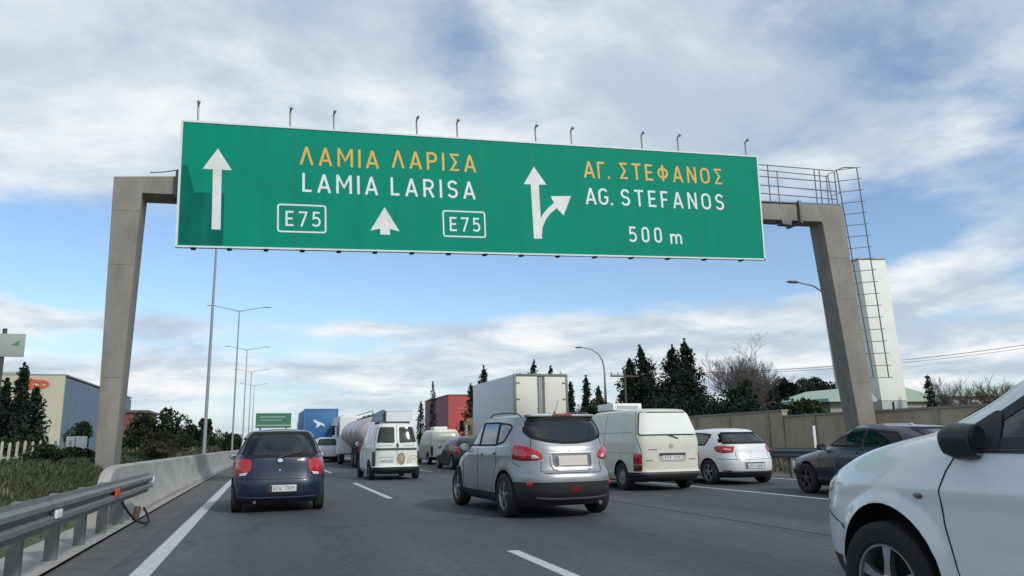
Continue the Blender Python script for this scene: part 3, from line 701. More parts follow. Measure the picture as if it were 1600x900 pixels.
        # orient outward
        mb.v = [((-abs(v[0]) if sg < 0 else abs(v[0]))*.85+sg*.81, v[1]+.60, v[2]+1.135) for v in mb.v]
        mb.tube([(sg*.79, .60, 1.105), (sg*.88, .58, 1.10)], .035)
        m = mb.build('wing_mirror', mshell, r, smooth=True, angle=45)
        g = MB(); gp = [(sg*(.815+(-a)*.68), .528, 1.14+b*.78) for a, b in pts]; g.add(gp, [tuple(range(n))]); g.v += [(v[0], .532, v[2]) for v in gp]; g.f += [tuple(n+i for i in reversed(range(n)))]+[(i, (i+1) % n, n+(i+1) % n, n+i) for i in range(n)]; g.m += [0]*(n+1)
        g.build('mirror_glass', P('mirror_face', (.25, .27, .29), .1, 1.0), m)
    mb = MB(); mb.box((0, 0, .25), (1.3, 3.6, .06)); mb.build('underbody', DKGAP, r)
    return r
near_suv()

def cream_van():
    paint = P('cream_paint', (0.62, 0.62, 0.52), 0.42, 0.0, 0.3, noise=0.05, nscale=2.5, dirt=((0.42, 0.40, 0.33), 0.5, 2.2))
    B = Body(yr=[(.24, -2.26), (.34, -2.36), (.44, -2.37), (.46, -2.33), (1.0, -2.325), (1.25, -2.30), (1.6, -2.20), (1.82, -2.12), (1.88, -2.05), (1.90, -1.95)],
             yf=[(.24, 2.2), (.4, 2.35), (.7, 2.36), (.95, 2.2), (1.08, 1.75), (1.12, 1.6), (1.5, 1.15), (1.75, .85), (1.85, .65), (1.90, .4)],
             w=[(.24, .84), (.4, .91), (.8, .92), (1.1, .915), (1.22, .895), (1.5, .84), (1.75, .785), (1.84, .75), (1.88, .71), (1.90, .66)],
             nr=[(.24, 7), (1.2, 8), (1.90, 6)], nf=[(.24, 4), (1.9, 4)], crown=.05)
    r = vehicle('panel_van', 'cream panel van with a blanked white rear window and a dark grey bumper', (9.08, 18.68, 0), rad(0.5), B, paint, [(-1.45, .895), (1.47, .895)], cat='van', bumper_z=.43, rear_split=.7, wheel_kw=dict(R=.33, W=.2, rim=.19, style='steel', rim_mat=P('grey_rim', (.18, .18, .18), .5)))
    B.patch('window_seal', DKGAP, 'rear', [(-.70, 1.83), (.70, 1.83), (.83, 1.27), (-.83, 1.27)], off=.004, r=.09, parent=r)
    B.patch('rear_window', P('blanked_window', (.74, .77, .71), .55, spec=.2), 'rear', [(-.665, 1.80), (.665, 1.80), (.79, 1.30), (-.79, 1.30)], off=.010, r=.07, parent=r)
    for sg, md in ((-1, 'L'), (1, 'R')):
        B.patch('taillight', REDL, 'rear', [(sg*.77, .86), (sg*1.0, .86), (sg*1.0, .62), (sg*.77, .62)], off=.008, bulge=.012, r=.03, parent=r)
        B.patch('lower_lamp', REDDK, 'rear', [(sg*.77, .61), (sg*1.0, .61), (sg*1.0, .45), (sg*.77, .45)], off=.008, bulge=.010, r=.03, parent=r)
        lines(r, B, [(md, [(-2.1, .88), (1.9, .88)])], name='side_crease_shade', mat=P('cream_shadow', (.35, .35, .29), .5), width=.014, off=.002)  # crease shade painted as a darker cream strip
        lines(r, B, [(md, [(.35, 1.80), (.35, .35)]), (md, [(-.55, 1.80), (-.55, .35)]), (md, [(-2.0, 1.35), (.3, 1.35)])])
        B.patch('side_window', GLASS, md, [(.45, 1.72), (.78, 1.70), (1.35, 1.2), (.45, 1.2)], off=.004, r=.05, parent=r)
        mirror_part(r, sg*.92, 1.15, 1.3, PLASTIC, w=.2, h=.26, side=sg)
    B.patch('windscreen', GLASS, 'front', [(-.68, 1.76), (.68, 1.76), (.82, 1.2), (-.82, 1.2)], off=.004, r=.05, parent=r)
    lines(r, B, [('rear', [(-.75, 1.86), (-.875, 1.26), (-.76, .9), (-.76, .46), (.76, .46), (.76, .9), (.875, 1.26), (.75, 1.86)])], width=.01)
    lines(r, B, [('rear', [(-.32, .845), (.36, .845)])], name='plate_lamp_bar', mat=PLASTIC, width=.04, off=.03)
    B.patch('plate_recess', P('cream_recess_shade', (.42, .42, .35), .6), 'rear', [(-.36, .83), (.40, .83), (.36, .66), (-.32, .66)], off=.002, r=.03, parent=r)  # no modelled hollow; the recess shade is painted as darker cream
    plate(r, B, .02, .765, w=.52, h=.12, band=False, seed=8)
    lines(r, B, [('rear', [(-.05, 1.28), (.06, 1.25), (.20, 1.20)])], name='wiper', mat=PLASTIC, width=.022, off=.022)
    B.patch('brand_badge', P('dull_chrome', (.4, .4, .38), .4, .6), 'rear', ellipse_pts(0, 1.03, .06, .06), off=.006, rings=3, parent=r)
    lines(r, B, [('rear', [(-.68, .70), (-.50, .70)]), ('rear', [(.45, .72), (.66, .72)]), ('rear', [(-.60, .95), (-.36, .95)])], name='model_lettering', mat=INK, width=.022, off=.003)
    lines(r, B, [('rear', [(-.86, .415), (.86, .415)])], name='bumper_edge', mat=P('mid_grey_plastic', (.10, .10, .10), .6), width=.05, off=.008)
    # rooftop cooling unit
    mb = MB(); mb.bb(-.42, .42, -.15, .85, 1.95, 2.13); mb.build('roof_unit', P('unit_white', (.72, .74, .74), .4), r, bevel=.03)
    mb = MB(); mb.bb(-.30, .30, -.165, -.148, 1.99, 2.07); mb.build('roof_unit_grille', P('unit_grey', (.4, .42, .42), .5), r)
    mb = MB(); mb.box((0, 0, .23), (1.3, 3.6, .08)); mb.build('underbody', DKGAP, r)
    return r
cream_van()

def white_hatch():
    paint = P('white_paint2', (0.70, 0.73, 0.74), 0.25, 0.0, 0.8, noise=0.03, nscale=3)
    def warp(p):
        p = p.copy()
        for hy in (-1.30, 1.30):
            d = math.hypot(p.y-hy, p.z-.33); f = max(0, 1-abs(d-.40)/.14)
            if p.z < .85: p.x *= 1+.015*f
        return p
    B = Body(yr=[(.18, -1.95), (.28, -2.06), (.45, -2.12), (.58, -2.125), (.66, -2.10), (.80, -2.04), (.92, -2.01), (1.0, -1.98), (1.18, -1.78), (1.34, -1.58), (1.38, -1.55), (1.41, -1.42)],
             yf=[(.18, 1.95), (.3, 2.08), (.5, 2.13), (.68, 2.05), (.8, 1.6), (.90, 1.15), (.96, 1.0), (1.2, .5), (1.34, .15), (1.39, -.05), (1.41, -.35)],
             w=[(.18, .80), (.28, .87), (.5, .895), (.75, .895), (.88, .875), (.96, .84), (1.1, .785), (1.28, .70), (1.36, .64), (1.41, .52)],
             nr=[(.2, 4), (1.41, 3.8)], nf=3.2, crown=.04, warp=warp)
    RW = [(-.575, 1.33), (.575, 1.33), (.755, 1.035), (-.755, 1.035)]; SR = [(-1.22, 1.28), (-.95, 1.31), (-.18, 1.34), (-.16, .99), (-1.12, 1.0)]; SF = [(-.08, 1.34), (.15, 1.3), (.55, 1.12), (.78, .99), (-.06, .99)]; WS = [(-.58, 1.33), (.58, 1.33), (.74, 1.0), (-.74, 1.0)]
    r = vehicle('white_hatchback', 'white hatchback right of the cream van, red slanted tail lamps', (11.95, 19.35, 0), rad(0.5), B, paint, [(-1.30, .89), (1.33, .89)], wheel_kw=dict(R=.315, W=.21, rim=.215), bumper_z=.33, rear_split=.7, holes=[('rear', RW), ('L', SF), ('R', SF), ('L', SR), ('R', SR), ('front', WS)])
    cabin(r, .0, -.85, .66, .48, 1.20)
    B.window('rear_window', 'rear', RW, CLEARG, r, r=.045, seal=.045)
    for sg, md in ((-1, 'L'), (1, 'R')):
        B.patch('taillight', REDL, 'rear', [(sg*a, b) for a, b in [(.46, .965), (.95, .985), (1.06, .95), (1.0, .84), (.78, .80), (.53, .82)]], off=.006, bulge=.015, r=.02, parent=r)
        B.patch('reversing_light', P('pale_lens', (.75, .35, .33), .2, 0, .5), 'rear', [(sg*a, b) for a, b in [(.56, .90), (.74, .93), (.76, .885), (.58, .86)]], off=.022, r=.015, rings=3, parent=r)
        B.window('side_window', md, SR, PRIVG, r, r=.06); B.window('side_window', md, SF, CLEARG, r)
        lines(r, B, [(md, [(-.12, .98), (-.12, .3), (.8, .3), (.95, .75), (.85, .97)])])
        handle(r, B, md, -.3, .86, paint); mirror_part(r, sg*.86, .70, 1.0, paint, side=sg)
        B.patch('headlight', CLEARL, 'front', [(sg*.45, .72), (sg*.8, .76), (sg*.85, .62), (sg*.45, .6)], off=.006, r=.03, parent=r)
        B.patch('reflector', REDDK, 'rear', [(sg*.62, .335), (sg*.85, .345), (sg*.85, .375), (sg*.62, .365)], off=.004, rings=2, parent=r)
    B.window('windscreen', 'front', WS, CLEARG, r, r=.05)
    plate(r, B, 0, .475, w=.52, h=.12, band=True, seed=12)
    B.patch('plate_recess', P('white_recess_shade', (.35, .37, .38), .5), 'rear', [(-.31, .56), (.31, .56), (.29, .40), (-.29, .40)], off=.001, r=.02, parent=r)  # flat grey patch paints the shade inside the plate recess
    lines(r, B, [('rear', [(-.28, .555), (.28, .555)])], name='plate_lip', mat=DKGAP, width=.016, off=.014)
    lines(r, B, [('rear', [(-.80, 1.0), (-.66, .98)]), ('rear', [(-.47, .83), (-.5, .64), (.5, .64), (.47, .83)]), ('rear', [(-1.05, .66), (-.5, .64)]), ('rear', [(.5, .64), (1.05, .66)]), ('rear', [(-.88, .345), (.88, .345)])], width=.009)
    B.patch('brand_badge', CHROME, 'rear', ellipse_pts(0, .83, .05, .05), off=.010, rings=3, parent=r)
    B.patch('model_lettering', CHROME, 'rear', [(.60, .755), (.68, .755), (.68, .735), (.60, .735)], off=.004, rings=2, parent=r)
    mb = MB(); mb.box((0, 0, .20), (1.2, 3.0, .06)); mb.build('underbody', DKGAP, r)
    return r
white_hatch()

def dark_coupe():
    paint = P('midnight_paint', (0.008, 0.014, 0.040), 0.28, 0.1, 0.7, noise=0.2, nscale=3); DGL = P('dark_glass', (.02, .026, .03), .3, spec=.3, noise=.4, nscale=5)
    B = Body(yr=[(.18, -2.2), (.3, -2.35), (.5, -2.45), (.75, -2.43), (.90, -2.37), (.99, -2.30), (1.08, -2.05), (1.2, -1.75), (1.3, -1.45), (1.36, -1.2), (1.39, -.7)],
             yf=[(.18, 2.1), (.3, 2.25), (.5, 2.33), (.66, 2.26), (.76, 2.0), (.86, 1.48), (.94, 1.05), (.99, .92), (1.15, .55), (1.3, .15), (1.36, -.1), (1.39, -.35)],
             w=[(.18, .78), (.28, .85), (.5, .87), (.75, .87), (.88, .85), (.96, .81), (1.1, .75), (1.25, .67), (1.34, .60), (1.39, .46)],
             nr=3.6, nf=[(.18, 2.8), (1.39, 3.2)], crown=.03)
    SF = [(-.35, 1.30), (.02, 1.27), (.38, 1.12), (.70, .99), (-.33, .965)]; SR = [(-1.15, 1.24), (-.42, 1.31), (-.40, .97), (-1.35, 1.03)]; WS = [(-.54, 1.30), (.54, 1.30), (.70, 1.0), (-.70, 1.0)]; RW = [(-.50, 1.32), (.50, 1.32), (.66, 1.02), (-.66, 1.02)]
    r = vehicle('dark_hatchback', 'dark blue three-door car side-on behind the bonnet of the near white SUV', (11.93, 12.85, 0), rad(0.5), B, paint, [(-1.25, .865), (1.30, .865)], wheel_kw=dict(R=.31, W=.2, rim=.2, rim_mat=P('dark_rim', (.05, .05, .055), .5)), holes=[('rear', RW), ('L', SF), ('R', SF), ('L', SR), ('R', SR), ('front', WS)])
    cabin(r, -.1, -1.0, .62, .46, 1.17)
    for sg, md in ((-1, 'L'), (1, 'R')):
        B.window('side_window', md, SF, DARKG, r); B.window('side_window', md, SR, DARKG, r, r=.06)
        lines(r, B, [(md, [(-.38, .96), (-.36, .3), (.72, .28), (.85, .7), (.76, .96)])])
        handle(r, B, md, -.2, .86, paint); mirror_part(r, sg*.83, .66, .98, P('mirror_dark', (.03, .03, .04), .3), side=sg)
        B.patch('headlight', P('dim_clear_lens', (.2, .2, .22), .15, .2, .5), 'front', [(sg*.4, .70), (sg*.75, .76), (sg*.80, .62), (sg*.45, .58)], off=.006, r=.03, parent=r)
        B.patch('taillight', REDL, 'rear', [(sg*.42, .9), (sg*.72, .9), (sg*.72, .76), (sg*.42, .76)], off=.006, r=.03, parent=r)
    B.window('windscreen', 'front', WS, CLEARG, r, r=.05); B.window('rear_window', 'rear', RW, CLEARG, r, r=.05)
    mb = MB(); mb.lathe([(-.01, .035), (.0, .04), (.012, .034), (.022, .001)], axis='z', n=14, c=(.1, -.75, 1.40)); mb.build('roof_lamp', CLEARL, r, smooth=True)
    return r
dark_coupe()

def small_van():
    paint = P('van_white', (0.70, 0.73, 0.70), 0.4, 0, .4, noise=0.05, nscale=3)
    B = Body(yr=[(.22, -1.95), (.32, -2.04), (.42, -2.05), (.44, -2.0), (.95, -1.99), (1.15, -1.97), (1.5, -1.87), (1.72, -1.80), (1.77, -1.72), (1.79, -1.6)],
             yf=[(.22, 1.9), (.35, 2.03), (.6, 2.05), (.78, 1.9), (.95, 1.45), (1.08, 1.2), (1.4, .75), (1.65, .45), (1.74, .25), (1.79, 0)],
             w=[(.22, .78), (.35, .85), (.7, .86), (1.0, .855), (1.12, .83), (1.4, .77), (1.65, .70), (1.73, .66), (1.77, .61), (1.79, .55)],
             nr=[(.22, 6), (1.79, 5.5)], nf=3.6, crown=.04)
    r = vehicle('small_van', 'small white delivery van with twin rear windows and a box on its roof', (4.15, 28.0, 0), rad(1.0), B, paint, [(-1.30, .85), (1.35, .85)], cat='van', bumper_z=.41, rear_split=.6, wheel_kw=dict(R=.30, W=.18, rim=.18, style='steel', rim_mat=P('dark_rim', (.05, .05, .055), .5)))
    for sg, md in ((-1, 'L'), (1, 'R')):
        B.patch('rear_window', GLASS2, 'rear', [(sg*.08, 1.67), (sg*.58, 1.67), (sg*.70, 1.18), (sg*.08, 1.16)], off=.006, r=.06, parent=r)
        B.patch('taillight', P('dim_tail', (.07, .02, .02), .4), 'rear', [(sg*.76, .90), (sg*.92, .90), (sg*.92, .44), (sg*.76, .44)], off=.008, r=.03, parent=r)
        mirror_part(r, sg*.86, .95, 1.15, PLASTIC, w=.2, h=.2, side=sg)
        B.patch('side_window', GLASS, md, [(.15, 1.6), (.40, 1.58), (1.0, 1.12), (.15, 1.1)], off=.004, r=.04, parent=r)
        lines(r, B, [(md, [(.1, 1.65), (.1, .35), (1.0, .33)]), (md, [(-.8, 1.65), (-.8, .4)])])
    B.patch('windscreen', GLASS, 'front', [(-.58, 1.65), (.58, 1.65), (.74, 1.14), (-.74, 1.14)], off=.004, r=.05, parent=r)
    lines(r, B, [('rear', [(0, 1.76), (0, .44)]), ('rear', [(-.70, 1.7), (-.80, 1.15), (-.74, .9), (-.74, .44)]), ('rear', [(.70, 1.7), (.80, 1.15), (.74, .9), (.74, .44)])], width=.012)
    lines(r, B, [('rear', [(-.70, .97), (.68, .97)])], name='door_moulding', mat=P('green_black_trim', (.03, .05, .04), .5), width=.06, off=.02)
    B.patch('door_latch', PLASTIC, 'rear', [(-.02, 1.14), (.05, 1.14), (.05, 1.02), (-.02, 1.02)], off=.02, r=.02, rings=3, parent=r)
    B.patch('door_emblem', P('brown_emblem', (.30, .22, .14), .6), 'rear', ellipse_pts(.14, .66, .13, .20), off=.004, rings=3, parent=r)
    B.patch('emblem_centre', P('tan_emblem', (.40, .33, .25), .6), 'rear', ellipse_pts(.14, .68, .07, .12), off=.007, rings=3, parent=r)
    yel = P('yellow_swirl', (.50, .45, .20), .5)
    for rr in (.20, .11):
        lines(r, B, [('rear', [(.56+rr*math.cos(rad(a)), .56+rr*math.sin(rad(a))) for a in range(20, 215, 15)])], name='door_swirl', mat=yel, width=.035, off=.004)
    lines(r, B, [('rear', [(-.62, 1.08), (-.15, 1.08)]), ('rear', [(.20, 1.07), (.60, 1.07)]), ('rear', [(-.60, .71), (-.10, .71)])], name='door_lettering', mat=P('green_print', (.30, .42, .34), .6), width=.03, off=.003)
    plate(r, B, -.33, .60, w=.46, h=.10, band=False, seed=3, mat=P('dull_plate', (.5, .52, .5), .6))
    # box rack on the roof: white box, tilted blue-grey panel
    mb = MB(); mb.bb(-.28, .62, -1.4, -.2, 1.86, 2.20); mb.bb(-.30, .64, -1.42, -.18, 2.195, 2.225); mb.build('roof_box', P('box_white', (.70, .70, .72), .5), r, bevel=.01)
    mb = MB(); mb.prism([(-.66, 1.88), (-.31, 1.88), (-.31, 2.27), (-.55, 2.15)], lambda a, b: (a, -1.2, b), lambda a, b: (a, -.3, b)); mb.build('roof_panel', P('panel_bluegrey', (.10, .16, .24), .5), r)
    [(MB().bb(-.5, .55, y, y+.06, 1.79, 1.87)).build('roof_bar', STEELD, r) for y in (-1.3, -.3)]
    mb = MB(); mb.box((0, -.2, .22), (1.2, 3.4, .06)); mb.build('underbody', DKGAP, r)
    return r
small_van().scale = (1, 1, 1.04)

def far_white_van():
    paint = P('van_white_far', (0.72, 0.71, 0.62), 0.5, 0, .2, noise=.04)
    B = Body(yr=[(.24, -2.26), (.4, -2.37), (1.0, -2.325), (1.25, -2.30), (1.82, -2.12), (1.90, -1.95)], yf=[(.24, 2.2), (.7, 2.36), (1.1, 1.7), (1.75, .85), (1.90, .4)],
             w=[(.24, .84), (.4, .91), (1.1, .915), (1.22, .895), (1.75, .785), (1.90, .66)], nr=7, nf=4, crown=.05, Q=20, K=40)
    r = vehicle('white_van', 'white van with one wide rear window beyond the small delivery van', (9.55, 44.6, 0), rad(0.5), B, paint, [(-1.45, .895), (1.47, .895)], cat='van', bumper_z=.43, wheel_kw=dict(R=.33, W=.2, rim=.19, style='steel'))
    B.patch('rear_window', P('pale_glass', (.42, .44, .38), .2, 0, .4), 'rear', [(-.64, 1.78), (.64, 1.78), (.78, 1.22), (-.78, 1.22)], off=.01, r=.08, parent=r)
    for sg in (-1, 1):
        B.patch('taillight', P('dim_tail', (.07, .02, .02), .4), 'rear', [(sg*.80, 1.0), (sg*1.0, 1.0), (sg*1.0, .5), (sg*.80, .5)], off=.01, r=.03, parent=r, rings=3)
        mirror_part(r, sg*.92, 1.15, 1.3, PLASTIC, w=.2, h=.26, side=sg)
    plate(r, B, 0, .77, w=.5, h=.12, band=False, chars=0)
    mb = MB(); mb.bb(-.5, .3, -1.2, -.3, 1.93, 2.08); mb.build('roof_unit', P('unit_white', (.72, .74, .74), .4), r, bevel=.03)
    return r
far_white_van()

def far_dark_car():
    paint = P('black_paint', (0.012, 0.012, 0.016), 0.3, 0.2, 0.7)
    B = Body(yr=[(.18, -1.95), (.45, -2.1), (.9, -2.05), (1.0, -1.95), (1.3, -1.6), (1.42, -1.35)], yf=[(.18, 1.95), (.5, 2.13), (.85, 1.3), (.98, .95), (1.34, .15), (1.42, -.35)],
             w=[(.18, .80), (.3, .87), (.75, .88), (.96, .83), (1.28, .70), (1.42, .52)], nr=4, nf=3.2, crown=.04, Q=20, K=40)
    r = vehicle('black_car', 'dark car with a lit red tail lamp ahead of the silver SUV', (8.75, 35.4, 0), rad(1), B, paint, [(-1.30, .87), (1.33, .87)], wheel_kw=dict(R=.31, W=.2, rim=.2))
    B.patch('rear_window', GLASS2, 'rear', [(-.58, 1.36), (.58, 1.36), (.74, 1.03), (-.74, 1.03)], off=.01, r=.08, parent=r)
    for sg, md in ((-1, 'L'), (1, 'R')):
        B.patch('taillight', REDL, 'rear', [(sg*.62, 1.0), (sg*1.02, 1.0), (sg*1.0, .70), (sg*.70, .74)], off=.01, bulge=.02, r=.03, parent=r, rings=3)
        B.patch('side_window', GLASS2, md, [(-1.2, 1.28), (.1, 1.34), (.8, 1.0), (-1.2, 1.0)], off=.005, r=.05, parent=r)
        mirror_part(r, sg*.86, .7, 1.0, paint, side=sg)
    plate(r, B, 0, .6, chars=0, band=False)
    return r
far_dark_car()

def tail_white_car():
    paint = P('white_paint3', (0.66, 0.70, 0.72), 0.35, 0, .5)
    B = Body(yr=[(.2, -1.9), (.45, -2.0), (.9, -1.97), (1.1, -1.93), (1.55, -1.7), (1.66, -1.5)], yf=[(.2, 1.9), (.5, 2.0), (.85, 1.5), (1.05, 1.1), (1.5, .4), (1.66, 0)],
             w=[(.2, .78), (.4, .85), (.9, .86), (1.1, .82), (1.5, .72), (1.66, .55)], nr=5, nf=3.4, crown=.04, Q=20, K=40)
    r = vehicle('white_estate', 'distant white car under the tail of the blue box truck', (4.0, 56.5, 0), 0, B, paint, [(-1.25, .84), (1.3, .84)], wheel_kw=dict(R=.30, W=.19, rim=.19), bumper_z=.4)
    B.patch('rear_window', GLASS2, 'rear', [(-.56, 1.58), (.56, 1.58), (.74, 1.12), (-.74, 1.12)], off=.01, r=.08, parent=r)
    for sg in (-1, 1):
        B.patch('taillight', REDL, 'rear', [(sg*.72, 1.1), (sg*.9, 1.1), (sg*.9, .8), (sg*.72, .8)], off=.01, r=.03, parent=r, rings=3)
    plate(r, B, 0, .65, chars=0, band=False)
    return r
tail_white_car()

# ------------------------------------------------------------ lorries
def lorry_wheels(root, ys, xo, R=.5, W=.28):
    for y in ys:
        for sg in (-1, 1):
            make_wheel(root, (sg*(xo-W/2), y, R), sg, R=R, W=W, rim=.28, style='steel', rim_mat=P('grey_rim', (.18, .18, .18), .5))
def lorry_cab(root, y0, mat, h=2.9, w=2.4):
    mb = MB(); prof = rounded([(y0, .6), (y0+2.1, .6), (y0+2.15, 1.6), (y0+1.95, h-.15), (y0+1.7, h), (y0, h)], .12)
    mb.prism(prof, lambda a, b: (-w/2, a, b), lambda a, b: (w/2, a, b)); c = mb.build('cab', mat, root, bevel=.04)
    g = MB(); g.prism(rounded([(y0+2.17, 1.65), (y0+2.0, h-.25)], 0) if 0 else [(-w/2+.15, 1.65), (w/2-.15, 1.65), (w/2-.2, h-.3), (-w/2+.2, h-.3)],
                      lambda a, b: (a, y0+2.15-(b-1.6)*.155+.02, b), lambda a, b: (a, y0+2.15-(b-1.6)*.155-.02, b)); g.build('windscreen', GLASS, c)
    for sg in (-1, 1):
        g = MB(); g.bb(sg*(w/2-.01), sg*(w/2+.01), y0+.7, y0+1.85, 1.6, h-.35); g.build('side_window', GLASS, c, bevel=.004)
        m = MB(); m.bb(sg*(w/2+.12), sg*(w/2+.34), y0+1.85, y0+1.98, 1.75, 2.35); m.tube([(sg*(w/2), y0+1.8, 2.3), (sg*(w/2+.2), y0+1.9, 2.3)], .02); m.build('wing_mirror', PLASTIC, root, bevel=.02)
def box_truck():
    r = thing('box_truck', 'tall white box truck with closed twin rear doors behind the silver SUV', 'truck', (11.55, 32.1, 0), rad(0.5))
    W2 = 1.27; white = P('box_side_white_shaded', (.62, .65, .68), .45, noise=.04, nscale=1.5, dirt=((.42, .43, .42), .3, 1.5)); dr = P('box_door_cream_lit', (.74, .74, .64), .45, noise=.04, nscale=2, dirt=((.5, .5, .42), .4, 2))  # side cooler and darker than the doors: light and shade put into the colours
    fr = P('box_frame_green', (.16, .20, .16), .5, .3)
    mb = MB(); mb.bb(-W2, W2, .06, 6.9, 1.05, 4.10); mb.build('cargo_box', white, r, bevel=.02)
    mb = MB()
    mb.bb(-W2-.01, -W2+.09, 0, .1, .95, 4.12); mb.bb(W2-.09, W2+.01, 0, .1, .95, 4.12); mb.bb(-W2+.09, W2-.09, .002, .1, 4.02, 4.125); mb.bb(-W2+.09, W2-.09, .002, .1, .9, 1.04)
    mb.build('door_frame', fr, r, bevel=.008)
    for sg in (-1, 1):
        m = MB(); a, b = sorted((sg*.10, sg*(W2-.10))); m.bb(a, b, .01, .07, 1.06, 4.0); d = m.build('rear_door', dr, r, bevel=.012)
        m = MB(); x = sg*.14; m.tube([(x, -.02, 1.0), (x, -.02, 4.05)], .022, n=8); m.tube([(sg*.04, -.02, 1.0), (sg*.04, -.02, 4.05)], .018, n=8)
        for z in (1.5, 2.6, 3.7): m.bb(x-.04, x+.04, -.04, .02, z-.03, z+.03)
        m.build('locking_bar', P('bar_metal', (.28, .29, .26), .4, .5), d)
        for z in (1.4, 2.2, 3.0, 3.72):
            m = MB(); m.bb(sg*(W2-.26), sg*(W2-.09), -.008, .02, z-.035, z+.035); m.build('hinge', P('hinge_metal', (.22, .23, .22), .5, .4), d, bevel=.006)
    m = MB(); m.bb(-.5, .5, .5, 8.6, .75, 1.05); m.build('chassis', PLASTIC, r); m = MB(); m.bb(-1.15, 1.15, -.02, .08, .45, .6); m.build('bumper', PLASTIC, r)
    for sg in (-1, 1): m = MB(); m.bb(sg*.8, sg*1.15, -.03, .0, .66, .80); m.build('taillight', REDL, r)
    lorry_wheels(r, (1.6, 7.9), 1.2); lorry_cab(r, 7.0, P('cab_yellow', (.50, .36, .06), .5, noise=.15), h=2.45, w=2.3); m = MB(); m.bb(-1.16, -.4, 7.05, 7.6, 2.47, 3.0); m.build('air_intake', PLASTIC, r, bevel=.04); return r
box_truck()

def blue_truck():
    r = thing('blue_box_truck', 'distant truck with a blue container body and a white leaping-animal logo', 'truck', (3.90, 60.4, 0), rad(1.0))
    blue = P('container_blue', (.03, .14, .32), .5, noise=.06, nscale=1.2); wh = P('logo_white', (.7, .74, .78), .5)
    mb = MB(); mb.bb(-1.22, 1.22, .05, 8.5, 1.55, 3.85); mb.build('cargo_box', blue, r, bevel=.03)
    mb = MB(); [mb.bb(s*1.23-.04, s*1.23+.04, 0, .1, 1.5, 3.88) for s in (-1, 1)]; mb.bb(-1.19, 1.19, .002, .1, 3.8, 3.88); mb.build('corner_posts', P('post_blue', (.06, .19, .38), .5), r)
    mb = MB(); mb.prism([(-.62, 3.08), (-.50, 3.0), (-.42, 3.08), (-.36, 2.95), (-.08, 2.86), (.22, 2.72), (.30, 2.50), (.12, 2.62), (-.06, 2.66), (-.16, 2.52), (-.42, 2.45), (-.30, 2.62), (-.34, 2.78), (-.5, 2.86)], lambda a, b: (a, .02, b), lambda a, b: (a, .045, b)); mb.build('animal_logo', wh, r)
    mb = MB(); mb.bb(-1.2, 1.2, .0, .25, 1.25, 1.52); mb.build('tail_board', P('board_white', (.66, .70, .74), .5), r, bevel=.01)
    mb = MB(); mb.bb(-1.1, 1.1, .3, .4, .55, .75); mb.bb(-.5, .5, .5, 10.5, .9, 1.25); mb.build('chassis', PLASTIC, r)
    for sg in (-1, 1): m = MB(); m.bb(sg*.75, sg*1.15, -.02, .02, 1.0, 1.15); m.build('taillight', REDL, r)
    lorry_wheels(r, (1.6, 2.9, 9.6), 1.2); lorry_cab(r, 8.8, P('cab_white', (.7, .71, .72), .35), h=3.2); return r
blue_truck()

